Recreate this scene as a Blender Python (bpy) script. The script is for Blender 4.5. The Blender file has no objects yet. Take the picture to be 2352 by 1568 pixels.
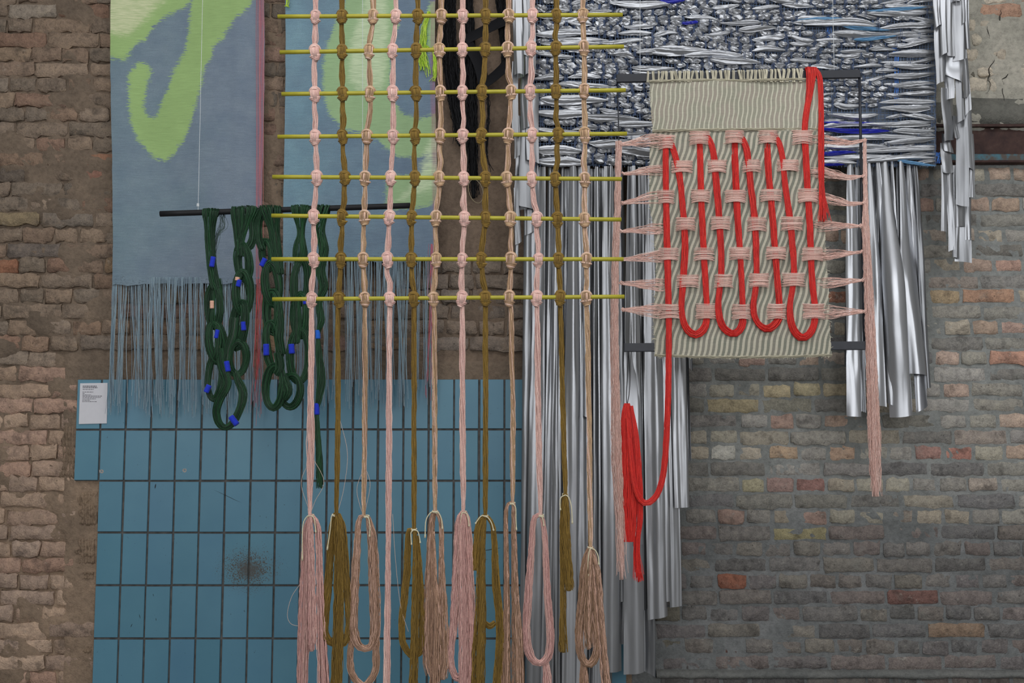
import bpy, math, random
import numpy as np

random.seed(7)
rng = np.random.default_rng(7)
scene = bpy.context.scene
COLL = scene.collection

# ------------------------------------------------------------------ camera
F = 2522.0            # focal length in pixels of the 2352 px wide frame
D = 5.3               # distance from the camera to the brick wall (wall face at y = 0)
CZ = 1.5
TH = math.radians(5.6)
cam_d = bpy.data.cameras.new('camera')
cam_d.sensor_width = 36.0
cam_d.lens = F / 2352.0 * 36.0
cam = bpy.data.objects.new('camera', cam_d)
cam.location = (0, -D, CZ)
cam.rotation_euler = (math.pi / 2 + TH, 0, 0)
COLL.objects.link(cam)
scene.camera = cam

# ------------------------------------------------------------------ light and exposure
vs = scene.view_settings
vs.view_transform = 'Standard'
vs.look = 'None'
vs.exposure = 0.0
vs.gamma = 1.0
vs.use_curve_mapping = False
world = bpy.data.worlds.new('world')
scene.world = world
world.use_nodes = True
bg = world.node_tree.nodes['Background']
bg.inputs[0].default_value = (0.75, 0.82, 0.9, 1)
bg.inputs[1].default_value = 0.5


def area(name, loc, rot, sx, sy, power, col):
    l = bpy.data.lights.new(name, 'AREA')
    l.shape = 'RECTANGLE'
    l.size, l.size_y = sx, sy
    l.energy = power
    l.color = col
    o = bpy.data.objects.new(name, l)
    o.location = loc
    o.rotation_euler = rot
    COLL.objects.link(o)
    return o


# overhead daylight, then unseen window-shaped fill lights added behind the camera
area('skylight_daylight', (0.8, -3.6, 5.45), (math.radians(14), 0, 0), 8.0, 1.8, 165, (0.97, 0.985, 1.0))
for i, wx in enumerate((-3.9, -1.3, 1.3, 3.9)):
    area('window_daylight', (wx, -8.85, 3.0), (math.radians(90), 0, 0), 1.3, 2.6, 75, (0.96, 0.98, 1.0))

# ------------------------------------------------------------------ helpers
CT, ST = math.cos(TH), math.sin(TH)


def P(px, py, y):
    """world point on the plane at depth y seen at pixel (px, py)"""
    px = np.asarray(px, float); py = np.asarray(py, float); y = np.asarray(y, float)
    u = (px - 1176.0) / F
    v = (784.0 - py) / F
    dx = u
    dy = CT - v * ST
    dz = ST + v * CT
    t = (y + D) / dy
    return np.stack(np.broadcast_arrays(dx * t, y, CZ + dz * t), -1)


def ppx(y):
    """metres per pixel at depth y"""
    return (y + D) / F


def lin(c):
    c = np.asarray(c, float) / 255.0
    return np.where(c <= 0.04045, c / 12.92, ((c + 0.055) / 1.055) ** 2.4)


KEY = 0.60


def S(r, g, b):
    """surface colour that shows about as this screen colour in the room's light"""
    return np.clip(lin((r * 0.88, g * 0.88, b * 0.88)) / KEY, 0.0, 0.92)


def S4(r, g, b):
    c = S(r, g, b)
    return (float(c[0]), float(c[1]), float(c[2]), 1.0)


def vnoise(x, y, seed=0):
    xi = np.floor(x).astype(np.int64); yi = np.floor(y).astype(np.int64)
    xf = x - xi; yf = y - yi
    xf = xf * xf * (3 - 2 * xf); yf = yf * yf * (3 - 2 * yf)

    def h(a, b):
        n = (a * 374761393 + b * 668265263 + seed * 1274126177) & 0xFFFFFFFF
        n = ((n ^ (n >> 13)) * 1274126177) & 0xFFFFFFFF
        return ((n ^ (n >> 16)) & 0xFFFF) / 65535.0
    a = h(xi, yi); b = h(xi + 1, yi); c = h(xi, yi + 1); d = h(xi + 1, yi + 1)
    return (a * (1 - xf) + b * xf) * (1 - yf) + (c * (1 - xf) + d * xf) * yf


def fbm(x, y, seed=0, octv=4):
    s = 0; a = 0.5; t = 0
    for k in range(octv):
        s = s + a * vnoise(x, y, seed + k * 17); t += a
        x = x * 2.03; y = y * 2.03; a *= 0.5
    return s / t


def spline(ctrl, M, closed=False):
    c = np.asarray(ctrl, float)
    n = len(c)
    if closed:
        ext = np.vstack([c[-1], c, c[0], c[1]])
        segs = n
    else:
        ext = np.vstack([2 * c[0] - c[1], c, 2 * c[-1] - c[-2]])
        segs = n - 1
    t = np.linspace(0, segs, 24 * segs + 1)
    i = np.minimum(t.astype(int), segs - 1)
    f = (t - i)[:, None]
    p0, p1, p2, p3 = ext[i], ext[i + 1], ext[i + 2], ext[i + 3]
    q = 0.5 * (2 * p1 + (p2 - p0) * f + (2 * p0 - 5 * p1 + 4 * p2 - p3) * f ** 2 + (3 * p1 - p0 - 3 * p2 + p3) * f ** 3)
    dl = np.r_[0, np.cumsum(np.linalg.norm(np.diff(q[:, :2], axis=0), axis=1) + 1e-6)]
    s = np.linspace(0, dl[-1], M)
    return np.stack([np.interp(s, dl, q[:, k]) for k in range(q.shape[1])], 1)


class MB:
    def __init__(self):
        self.v = []; self.f = []; self.c = []; self.n = 0; self.attrs = {}

    def add(self, verts, faces, col=(0.5, 0.5, 0.5)):
        verts = np.asarray(verts, float).reshape(-1, 3)
        col = np.asarray(col, float)
        if col.ndim == 1:
            col = np.broadcast_to(col[:3], (len(verts), 3))
        self.v.append(verts); self.c.append(col.reshape(-1, 3)[:len(verts)])
        for fa in (faces if isinstance(faces, list) else [faces]):
            self.f.append(np.atleast_2d(np.asarray(fa, np.int64)) + self.n)
        self.n += len(verts)

    def grid(self, pts, col=(0.5, 0.5, 0.5), flip=False):
        """pts (R, C, 3)"""
        R, C = pts.shape[:2]
        idx = np.arange(R * C).reshape(R, C)
        q = np.stack([idx[:-1, :-1], idx[1:, :-1], idx[1:, 1:], idx[:-1, 1:]], -1).reshape(-1, 4)
        if flip:
            q = q[:, ::-1]
        self.add(pts, q, col)

    def box(self, lo, hi, col=(0.5, 0.5, 0.5), bev=0.0):
        lo = np.asarray(lo, float); hi = np.asarray(hi, float)
        if bev <= 0:
            v = np.array([[x, y, z] for x in (lo[0], hi[0]) for y in (lo[1], hi[1]) for z in (lo[2], hi[2])])
            f = [[0, 1, 3, 2], [4, 6, 7, 5], [0, 4, 5, 1], [2, 3, 7, 6], [0, 2, 6, 4], [1, 5, 7, 3]]
            self.add(v, f, col)
            return
        # bevel on the face that looks to -y
        b = bev
        rings = []
        for (y, i) in ((hi[1], 0), (lo[1] + b, 0), (lo[1], b)):
            rings.append([[lo[0] + i, y, lo[2] + i], [hi[0] - i, y, lo[2] + i], [hi[0] - i, y, hi[2] - i], [lo[0] + i, y, hi[2] - i]])
        v = np.array(rings).reshape(-1, 3)
        f = []
        for r in range(2):
            for k in range(4):
                a, c = r * 4 + k, r * 4 + (k + 1) % 4
                f.append([a, c, c + 4, a + 4])
        f.append([8, 9, 10, 11]); f.append([3, 2, 1, 0])
        self.add(v, f, col)

    def tubes(self, paths, rad, col, sides=4, ref=(0, 1, 0), closed=False):
        """paths (S, M, 3); rad scalar / (S,) / (S, M); col (S, 3) or (3,)"""
        paths = np.asarray(paths, float)
        if paths.ndim == 2:
            paths = paths[None]
        Sn, M = paths.shape[:2]
        rad = np.asarray(rad, float)
        if rad.ndim == 1:
            rad = rad[None] if (Sn == 1 and len(rad) == M) else rad[:, None]
        rad = np.broadcast_to(rad, (Sn, M))
        if closed:
            T = np.roll(paths, -1, 1) - np.roll(paths, 1, 1)
        else:
            T = np.gradient(paths, axis=1)
        T /= np.linalg.norm(T, axis=-1, keepdims=True) + 1e-12
        refv = np.asarray(ref, float)
        n1 = np.cross(T, refv)
        n1 /= np.linalg.norm(n1, axis=-1, keepdims=True) + 1e-9
        n2 = np.cross(T, n1)
        a = np.arange(sides) * 2 * math.pi / sides + 0.4
        ring = n1[:, :, None, :] * np.cos(a)[None, None, :, None] + n2[:, :, None, :] * np.sin(a)[None, None, :, None]
        v = paths[:, :, None, :] + ring * rad[:, :, None, None]
        idx = np.arange(Sn * M * sides).reshape(Sn, M, sides)
        if closed:
            A = idx; B = np.roll(idx, -1, 1)
        else:
            A = idx[:, :-1]; B = idx[:, 1:]
        q = np.stack([A, np.roll(A, -1, 2), np.roll(B, -1, 2), B], -1).reshape(-1, 4)
        col = np.asarray(col, float)
        if col.ndim == 1:
            c = np.broadcast_to(col[:3], (Sn * M * sides, 3))
        else:
            c = np.broadcast_to(col[:, None, None, :3], (Sn, M, sides, 3)).reshape(-1, 3)
        fs = [q]
        if not closed and sides >= 5:
            fs.append(idx[:, 0, ::-1].reshape(Sn, sides)); fs.append(idx[:, -1, :].reshape(Sn, sides))
        self.add(v.reshape(-1, 3), fs, c)

    def mesh(self, name, mat, off=(0, 0, 0), smooth=True):
        me = bpy.data.meshes.new(name)
        v = np.concatenate(self.v) - np.asarray(off, float)
        c = np.concatenate(self.c)
        lt = np.concatenate([np.full(len(f), f.shape[1] if f.ndim == 2 else 0, np.int32) for f in self.f])
        li = np.concatenate([f.reshape(-1) for f in self.f]).astype(np.int32)
        me.vertices.add(len(v)); me.vertices.foreach_set('co', v.astype(np.float32).ravel())
        me.loops.add(len(li)); me.loops.foreach_set('vertex_index', li)
        me.polygons.add(len(lt))
        ls = np.r_[0, np.cumsum(lt)[:-1]].astype(np.int32)
        me.polygons.foreach_set('loop_start', ls)
        me.polygons.foreach_set('use_smooth', np.full(len(lt), smooth, bool))
        me.update(calc_edges=True)
        ca = me.color_attributes.new('Col', 'FLOAT_COLOR', 'POINT')
        ca.data.foreach_set('color', np.c_[c, np.ones(len(c))].astype(np.float32).ravel())
        for k, arr in self.attrs.items():
            at = me.attributes.new(k, 'FLOAT', 'POINT')
            at.data.foreach_set('value', np.asarray(arr, np.float32).ravel())
        me.materials.append(mat)
        me.validate()
        return me

    def build(self, name, mat, parent=None, smooth=True, kind=None, label=None):
        off = WL.get(parent.name, np.zeros(3)) if parent else np.zeros(3)
        o = bpy.data.objects.new(name, self.mesh(name, mat, off, smooth))
        COLL.objects.link(o)
        if parent:
            o.parent = parent
        WL[o.name] = off
        if kind: o['kind'] = kind
        if label: o['label'] = label
        return o


WL = {}     # world position of each parent


def thing(name, loc, label, cat, group=None):
    o = bpy.data.objects.new(name, None)
    o.empty_display_size = 0.1
    COLL.objects.link(o)
    o.location = loc
    WL[o.name] = np.asarray(loc, float)
    o['label'] = label; o['category'] = cat
    if group: o['group'] = group
    return o


def struct(mb, name, mat, smooth=True):
    o = mb.build(name, mat, None, smooth)
    o['kind'] = 'structure'
    return o


def link_copy(me, name, parent, wloc, rot=(0, 0, 0), scale=(1, 1, 1), color=None):
    o = bpy.data.objects.new(name, me)
    COLL.objects.link(o)
    o.parent = parent
    o.location = tuple(np.asarray(wloc, float) - WL[parent.name])
    o.rotation_euler = rot
    o.scale = scale
    if color is not None:
        o.color = (float(color[0]), float(color[1]), float(color[2]), 1)
    WL[o.name] = np.asarray(wloc, float)
    return o


# ------------------------------------------------------------------ materials
class NT:
    def __init__(self, name):
        self.m = bpy.data.materials.new(name)
        self.m.use_nodes = True
        self.t = self.m.node_tree
        self.b = self.t.nodes['Principled BSDF']
        self.out = self.t.nodes['Material Output']

    def n(self, typ, **kw):
        nd = self.t.nodes.new(typ)
        for k, v in kw.items():
            if k.startswith('i_'):
                nd.inputs[int(k[2:])].default_value = v
            else:
                setattr(nd, k, v)
        return nd

    def l(self, a, b):
        self.t.links.new(a, b)

    def math(self, op, a, b=None, c=None):
        nd = self.n('ShaderNodeMath', operation=op)
        for i, x in enumerate((a, b, c)):
            if x is None: continue
            if isinstance(x, (int, float)): nd.inputs[i].default_value = x
            else: self.l(x, nd.inputs[i])
        return nd.outputs[0]

    def mix(self, fac, a, b, blend='MIX'):
        nd = self.n('ShaderNodeMix', data_type='RGBA', blend_type=blend)
        for sock, x in ((nd.inputs[0], fac), (nd.inputs[6], a), (nd.inputs[7], b)):
            if isinstance(x, (int, float)): sock.default_value = x
            elif isinstance(x, tuple): sock.default_value = x
            else: self.l(x, sock)
        return nd.outputs[2]

    def noise(self, vec, scale, detail=3, rough=0.55):
        nd = self.n('ShaderNodeTexNoise')
        nd.inputs['Scale'].default_value = scale
        nd.inputs['Detail'].default_value = detail
        nd.inputs['Roughness'].default_value = rough
        if vec is not None: self.l(vec, nd.inputs['Vector'])
        return nd.outputs[0]

    def pos(self, sx=1, sy=1, sz=1):
        g = self.n('ShaderNodeNewGeometry')
        mp = self.n('ShaderNodeMapping')
        mp.inputs['Scale'].default_value = (sx, sy, sz)
        self.l(g.outputs['Position'], mp.inputs['Vector'])
        return mp.outputs[0]

    def ramp(self, fac, stops):
        nd = self.n('ShaderNodeValToRGB')
        cr = nd.color_ramp
        while len(cr.elements) < len(stops): cr.elements.new(0.5)
        for e, (p, c) in zip(cr.elements, stops):
            e.position = p
            e.color = c if len(c) == 4 else (*c, 1)
        self.l(fac, nd.inputs[0])
        return nd.outputs[0]

    def sstep(self, x, lo, hi):
        nd = self.n('ShaderNodeMapRange', interpolation_type='SMOOTHSTEP')
        self.l(x, nd.inputs[0])
        nd.inputs[1].default_value = lo; nd.inputs[2].default_value = hi
        nd.inputs[3].default_value = 0; nd.inputs[4].default_value = 1
        return nd.outputs[0]

    def attr(self, name):
        nd = self.n('ShaderNodeAttribute', attribute_name=name)
        return nd

    def bump(self, h, strength, dist):
        nd = self.n('ShaderNodeBump')
        nd.inputs['Strength'].default_value = strength
        nd.inputs['Distance'].default_value = dist
        self.l(h, nd.inputs['Height'])
        self.l(nd.outputs[0], self.b.inputs['Normal'])

    def base(self, c):
        if isinstance(c, tuple): self.b.inputs['Base Color'].default_value = c
        else: self.l(c, self.b.inputs['Base Color'])

    def rs(self, rough, metal=0.0, spec=0.5):
        self.b.inputs['Roughness'].default_value = rough
        self.b.inputs['Metallic'].default_value = metal
        self.b.inputs['Specular IOR Level'].default_value = spec
        return self


BLACK1 = (0, 0, 0, 1); WHITE1 = (1, 1, 1, 1)


def mat_yarn(name, rough=0.75, spec=0.25, sheen=0.15):
    t = NT(name); t.rs(rough, 0, spec)
    c = t.attr('Col').outputs['Color']
    n = t.noise(t.pos(), 260, 2)
    t.base(t.mix(1.0, c, t.ramp(n, [(0.3, (0.86, 0.86, 0.86)), (0.7, (1.08, 1.08, 1.08))]), 'MULTIPLY'))
    t.b.inputs['Sheen Weight'].default_value = sheen
    return t.m


def mat_plain(name, col, rough=0.6, metal=0.0, spec=0.4, var=0.12, scale=40):
    t = NT(name); t.rs(rough, metal, spec)
    n = t.noise(t.pos(), scale, 3)
    t.base(t.mix(1.0, tuple(col), t.ramp(n, [(0.3, (1 - var,) * 3), (0.7, (1 + var,) * 3)]), 'MULTIPLY'))
    return t.m


def mat_col(name, rough, metal, spec=0.5, bump=None):
    t = NT(name); t.rs(rough, metal, spec)
    t.base(t.attr('Col').outputs['Color'])
    if bump:
        t.bump(t.noise(t.pos(*bump[0]), bump[1], 2), bump[2], 0.01)
    return t.m


def mat_brick(name, mortar, smear_lo, smear_hi, LIME):
    t = NT(name); t.rs(0.92, 0, 0.15)
    oc = t.n('ShaderNodeObjectInfo').outputs['Color']
    p = t.pos()
    n1 = t.noise(p, 34, 5, 0.65)
    n2 = t.noise(p, 9, 4, 0.6)
    n3 = t.noise(p, 150, 3, 0.6)
    c = t.mix(1.0, oc, t.ramp(n1, [(0.25, (0.62, 0.62, 0.62)), (0.5, (1, 1, 1)), (0.75, (1.3, 1.28, 1.22))]), 'MULTIPLY')
    c = t.mix(1.0, c, t.ramp(n3, [(0.3, (0.8, 0.8, 0.8)), (0.7, (1.15, 1.15, 1.15))]), 'MULTIPLY')
    c = t.mix(t.sstep(t.math('ADD', t.math('MULTIPLY', n2, 0.7), t.math('MULTIPLY', n1, 0.3)), smear_lo, smear_hi), c, mortar)
    soot = t.sstep(t.noise(p, 13, 4, 0.65), 0.52, 0.72)
    c = t.mix(t.math('MULTIPLY', soot, 0.5), c, (0.035, 0.032, 0.03, 1))
    lime = t.sstep(t.noise(t.pos(1.1, 1, 1.3), 27, 5, 0.72), 0.60, 0.70)
    c = t.mix(t.math('MULTIPLY', lime, 0.42), c, LIME)
    pits = t.sstep(t.noise(p, 75, 3, 0.7), 0.66, 0.72)
    c = t.mix(t.math('MULTIPLY', pits, 0.55), c, (0.02, 0.018, 0.016, 1))
    t.base(c)
    h = t.math('ADD', t.math('MULTIPLY', n1, 0.8), t.math('MULTIPLY', n3, 0.3))
    t.bump(t.math('ADD', h, t.math('MULTIPLY', pits, -0.35)), 0.9, 0.014)
    return t.m


def mat_mortar(name, cA, cB, cC, scale=4.0):
    t = NT(name); t.rs(0.95, 0, 0.1)
    p = t.pos()
    n1 = t.noise(p, scale, 4, 0.6)
    n2 = t.noise(p, 46, 5, 0.7)
    n3 = t.noise(p, 190, 3, 0.6)
    c = t.ramp(n1, [(0.32, cA[:3]), (0.52, cB[:3]), (0.7, cC[:3])])
    tint = t.attr('Col').outputs['Color']
    c = t.mix(1.0, c, tint, 'MULTIPLY')
    c = t.mix(1.0, c, t.ramp(n2, [(0.25, (0.68, 0.68, 0.68)), (0.5, (1, 1, 1)), (0.75, (1.22, 1.22, 1.2))]), 'MULTIPLY')
    t.base(c)
    t.bump(t.math('ADD', n2, t.math('MULTIPLY', n3, 0.45)), 0.7, 0.012)
    return t.m


M_MORTAR_L = mat_mortar('old_brown_mortar', S4(98, 86, 75), S4(112, 98, 85), S4(124, 108, 93))
M_MORTAR_R = mat_mortar('grey_cement_mortar', S4(91, 92, 90), S4(105, 106, 104), S4(117, 117, 115))
M_BRICK_L = mat_brick('weathered_brown_brick', S4(119, 103, 88), 0.50, 0.78, S4(150, 138, 124))
M_BRICK_R = mat_brick('grey_yellow_brick', S4(114, 115, 110), 0.52, 0.80, S4(160, 158, 150))
M_GROUT = mat_plain('dark_grout', S4(80, 78, 76), 0.9, var=0.35, scale=30)
M_CEMENT = mat_mortar('smooth_cement', S4(96, 97, 94), S4(108, 108, 104), S4(118, 117, 112))
M_PINKY = mat_yarn('yarn'); M_SATIN = mat_yarn('glossy_yarn', 0.42, 0.5, 0.05)
M_STRING = mat_yarn('cotton_string', 0.8, 0.2)
M_ROD = mat_plain('olive_painted_rod', S4(156, 148, 44), 0.45, spec=0.4, var=0.1, scale=25)
M_BLACKROD = mat_plain('black_wrapped_rod', (0.012, 0.012, 0.014, 1), 0.6, spec=0.3)
M_FRAME = mat_plain('anthracite_powder_coat', (0.022, 0.024, 0.032, 1), 0.45, spec=0.4)
M_LINE = mat_plain('nylon_line', (0.75, 0.78, 0.8, 1), 0.3)
M_PAPER = mat_plain('white_board', S4(196, 195, 200), 0.6, var=0.02)
M_INK = mat_plain('grey_print', S4(120, 118, 124), 0.7)
M_FOIL = mat_col('silver_foil', 0.40, 0.80)
M_VINYL = mat_col('silver_vinyl', 0.33, 0.84, bump=((1, 1, 0.2), 20, 0.14))
M_BLUEPL = mat_col('blue_plastic', 0.3, 0.0)
M_NET = mat_col('net_thread', 0.7, 0.0)
M_BLACKY = mat_yarn('black_yarn', 0.75, 0.12, 0.0)
M_STEEL = None

# ------------------------------------------------------------------ room shell behind the camera
mb = MB(); mb.box((-6, -9.2, -0.1), (6, 0.4, 0.0))
struct(mb, 'floor', mat_plain('worn_concrete', (0.22, 0.215, 0.205, 1), 0.8, var=0.25, scale=3), False)
M_PLASTER = mat_plain('pale_plaster', (0.42, 0.41, 0.39, 1), 0.9, var=0.12, scale=3)
mb = MB(); mb.box((-6, -9.2, 5.6), (6, 0.4, 5.8)); struct(mb, 'ceiling', M_PLASTER, False)
mb = MB(); mb.box((-6.2, -9.2, 0), (-6, 0.4, 5.6)); struct(mb, 'wall_west', M_PLASTER, False)
mb = MB(); mb.box((6, -9.2, 0), (6.2, 0.4, 5.6)); struct(mb, 'wall_east', M_PLASTER, False)
mb = MB(); mb.box((-6, -9.2, 0), (6, -9.0, 5.6)); struct(mb, 'wall_south', M_PLASTER, False)
M_WFRAME = mat_plain('dark_window_frame', (0.05, 0.05, 0.05, 1), 0.5)
for i, wx in enumerate((-3.9, -1.3, 1.3, 3.9)):
    mb = MB()
    for (a, b) in (((wx - .75, 1.6), (wx - .66, 4.4)), ((wx + .66, 1.6), (wx + .75, 4.4)), ((wx - .75, 1.6), (wx + .75, 1.69)),
                   ((wx - .75, 4.31), (wx + .75, 4.4))):
        mb.box((a[0], -9.0, a[1]), (b[0], -8.86, b[1]))
    struct(mb, 'window_%d' % (i + 1), M_WFRAME, False)  # unseen frames added around the fill lights, on a closed wall

# ------------------------------------------------------------------ brick walls
ZA = P(1176, 402, 0)[2]; ZB = P(1176, 1521, 0)[2]
PITCH = (ZA - ZB) / 31.0
XS = float(P(1442, 784, 0)[0])          # where the two kinds of brickwork meet, behind the foil curtain
MPX = ppx(0)


def wall_mesh(x0, x1, z0, z1, seed, amp, smear, region, step=0.0165):
    nx = int((x1 - x0) / step) + 1; nz = int((z1 - z0) / step) + 1
    xs = np.linspace(x0, x1, nx); zs = np.linspace(z0, z1, nz)
    X, Z = np.meshgrid(xs, zs)
    h = (fbm(X * 22, Z * 22, seed) - 0.5) * amp + (fbm(X * 70, Z * 70, seed + 5, 2) - 0.5) * amp * 0.7
    sm = fbm(X * 6.5, Z * 9.0, seed + 9, 4)
    bulge, tint = region(X, Z, sm)
    h = h + bulge
    pts = np.stack([X, -h, Z], -1)
    m = MB(); m.grid(pts, tint.reshape(-1, 3), flip=True)
    m.box((x0, 0.06, z0), (x1, 0.35, z1), (1, 1, 1))
    return m


def px_of(X, Z):
    """pixel of a point on the wall plane"""
    dz = Z - CZ
    fw = D * CT + dz * ST
    up = -D * ST + dz * CT
    return 1176 + F * X / fw, 784 - F * up / fw


def region_left(X, Z, sm):
    px, py = px_of(X, Z)
    smear = np.clip((sm - 0.50) * 6, 0, 1)
    b = 0.004 + 0.019 * smear
    mid = ((px > 585) & (py < 600))
    b = np.where(mid, 0.010 + 0.016 * smear, b)
    plaster = (px > 960) & (py < 600)
    b = np.where(plaster, 0.027, b)
    bed = (py > 828) & (px > 150)
    b = np.where(bed, 0.022, b)
    midlow = (px > 960) & (py >= 600) & (py < 828)
    b = np.where(midlow, 0.003 + 0.012 * smear, b)
    t = np.ones(X.shape + (3,))
    t[mid] = (1.25, 1.23, 1.2)  # lifted to offset the shade of the blue panels
    t[plaster] = (0.95, 0.92, 0.92)
    t[midlow] = (0.95, 0.93, 0.93)
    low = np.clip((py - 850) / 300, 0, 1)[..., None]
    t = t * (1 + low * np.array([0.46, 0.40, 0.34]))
    return b, t


def region_right(X, Z, sm):
    px, py = px_of(X, Z)
    smear = np.clip((sm - 0.50) * 5, 0, 1)
    b = 0.0095 + 0.0045 * smear
    up = py < 300
    b = np.where(up, 0.012 + 0.018 * np.clip((sm - 0.34) * 6, 0, 1), b)
    fr_ = np.abs(((Z - ZA) / PITCH) % 1.0 - 0.5)
    b = np.where(up, b - 0.008 * np.exp(-(fr_ / 0.07) ** 2) * np.clip((fbm(X * 5, Z * 20, 71) - 0.35) * 5, 0, 1) + (fbm(X * 30, Z * 30, 73) - 0.5) * 0.012, b)
    t = np.ones(X.shape + (3,))
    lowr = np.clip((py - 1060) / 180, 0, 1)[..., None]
    t = t * (np.array((1.62, 1.64, 1.64)) * (1 - lowr) + np.array((1.16, 1.18, 1.23)) * lowr)  # upper mortar paler, partly lifted to offset the shade of the hangings
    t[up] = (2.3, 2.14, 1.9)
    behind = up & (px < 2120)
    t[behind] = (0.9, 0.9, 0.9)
    return b, t


XL0 = -4.3; XR1 = 4.3; ZT = 5.0
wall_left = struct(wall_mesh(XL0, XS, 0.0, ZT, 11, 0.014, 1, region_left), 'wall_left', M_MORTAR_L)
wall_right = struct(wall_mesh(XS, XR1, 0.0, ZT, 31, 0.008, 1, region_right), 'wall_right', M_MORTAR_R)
WL['wall_left'] = np.zeros(3); WL['wall_right'] = np.zeros(3)


def brick_mesh(w, h, mat, rough, r):
    nx = 7 if w < 0.18 else 9; nz = 4
    xs = np.linspace(-w / 2, w / 2, nx); zs = np.linspace(-h / 2, h / 2, nz)
    e = 0.007
    xs[1] = xs[0] + e * 1.3; xs[-2] = xs[-1] - e * 1.3; zs[1] = zs[0] + e; zs[-2] = zs[-1] - e
    X, Z = np.meshgrid(xs, zs)
    edge = np.zeros_like(X); edge[0] = 1; edge[-1] = 1; edge[:, 0] = 1; edge[:, -1] = 1
    Y = edge * 0.007 + r.normal(0, 0.0011 * rough, X.shape)
    jx = r.normal(0, 0.0022 * rough, X.shape); jz = r.normal(0, 0.0020 * rough, X.shape)
    X = X + jx; Z = Z + jz * (1 + edge * 0.6)
    # knocked-off corners
    for (ci, cj) in ((0, 0), (0, -1), (-1, 0), (-1, -1)):
        q = abs(r.normal(0, 0.5)) * rough
        sx = 1 if cj == 0 else -1; sz = 1 if ci == 0 else -1
        X[ci, cj] += sx * min(q * 0.008, 0.02); Z[ci, cj] += sz * min(q * 0.007, 0.015)
        Y[ci, cj] += q * 0.003
    m = MB()
    m.grid(np.stack([X, Y, Z], -1), flip=True)
    per = [(0, j) for j in range(nx)] + [(i, nx - 1) for i in range(1, nz)] + [(nz - 1, j) for j in range(nx - 2, -1, -1)] + [(i, 0) for i in range(nz - 2, 0, -1)]
    a = np.array([[X[i, j], Y[i, j], Z[i, j]] for i, j in per]); b = a.copy(); b[:, 1] = 0.05
    k = len(per)
    idx = np.arange(k)
    m.add(np.vstack([a, b]), np.stack([idx, idx + k, np.roll(idx, -1) + k, np.roll(idx, -1)], 1))
    return m.mesh('brick', mat)


PAL_L = [(112, 96, 82), (124, 106, 90), (131, 110, 92), (118, 96, 80), (104, 92, 80), (126, 100, 82), (134, 112, 92), (122, 90, 74), (112, 100, 88)]
PAL_LLOW = [(136, 112, 94), (130, 108, 92), (128, 104, 90), (140, 116, 98), (132, 102, 88), (122, 102, 90)]
PAL_MID = [(106, 95, 86), (98, 88, 81), (112, 98, 87), (102, 93, 87)]
PAL_FR = [(112, 88, 72), (104, 90, 78), (118, 92, 66), (110, 84, 76), (96, 86, 78), (116, 96, 80)]
PAL_RH = [(136, 130, 110), (140, 128, 106), (128, 124, 110), (122, 118, 108), (148, 122, 100), (146, 118, 98), (134, 120, 104), (118, 114, 104), (140, 108, 92)]
PAL_RS = [(96, 94, 84), (84, 82, 76), (108, 104, 92), (118, 110, 92), (80, 79, 78), (112, 100, 88), (128, 124, 114), (100, 96, 90)]
PAL_RLOW = [(96, 93, 88), (88, 86, 83), (104, 99, 92), (82, 81, 80), (100, 92, 84), (92, 86, 84), (110, 104, 92), (102, 90, 84)]
PAL_WHITE = [(166, 154, 138), (156, 146, 130), (172, 160, 144), (150, 138, 124)]
special = [  # (px, py, colour) bricks whose colour stands out in the photograph
    (28, 622, (142, 84, 58)), (20, 570, (92, 84, 80)), (200, 390, (130, 84, 70)), (182, 360, (140, 92, 68)), (40, 400, (74, 66, 60)),
    (75, 25, (140, 130, 118)), (110, 495, (104, 96, 88)), (170, 425, (92, 84, 76)), (60, 510, (128, 112, 82)),
    (1685, 1332, (136, 68, 48)), (1660, 1483, (92, 52, 48)), (2095, 1370, (104, 62, 58)), (1830, 1226, (140, 130, 90)), (1775, 900, (156, 140, 108)),
    (1835, 900, (148, 136, 106)), (1895, 900, (146, 132, 106)), (1815, 1010, (146, 144, 136)), (1685, 1044, (158, 156, 150)), (2180, 1044, (140, 84, 74)),
    (2120, 1044, (128, 86, 80)), (1880, 1120, (120, 76, 72)), (1810, 1120, (122, 92, 88)), (1750, 1118, (140, 132, 104)), (1925, 1044, (148, 116, 96)),
    (1795, 1044, (146, 118, 94)), (2200, 825, (158, 112, 92)), (2270, 825, (156, 106, 88)), (2300, 685, (146, 98, 80)), (2240, 685, (142, 100, 78)),
    (2180, 685, (144, 120, 90)), (2300, 610, (146, 108, 96)), (2065, 1405, (78, 78, 80)), (2290, 580, (74, 72, 70)), (2330, 580, (72, 70, 68)),
    (2150, 1010, (76, 74, 74)), (2180, 1085, (74, 73, 76)), (1920, 680, (138, 82, 62)), (1915, 690, (142, 84, 64)), (2250, 1448, (128, 100, 80)),
    (1700, 1010, (90, 88, 84)), (2318, 10, (140, 98, 78)), (2345, 75, (150, 96, 70)), (1850, 930, (96, 94, 84)), (1715, 933, (132, 118, 88))]

bvar = {}
for key, mat, rg in (('L', M_BRICK_L, 1.5), ('R', M_BRICK_R, 1.0)):
    for sz, w in (('h', 0.124), ('s', 0.243)):
        bvar[key + sz] = [brick_mesh(w, 0.068 if key == 'L' else 0.063, mat, rg, np.random.default_rng(100 + i + (0 if key == 'L' else 50) + (0 if sz == 'h' else 500))) for i in range(16)]


def seen_l(px, py):
    if py < 880 and px < 275: return True
    if py >= 850 and px < 235: return True
    if 585 < px < 670 and py < 640: return True
    if 985 < px < 1225 and 590 < py < 835: return True
    if 245 < px < 1010 and 625 < py < 835: return True
    return False


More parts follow.
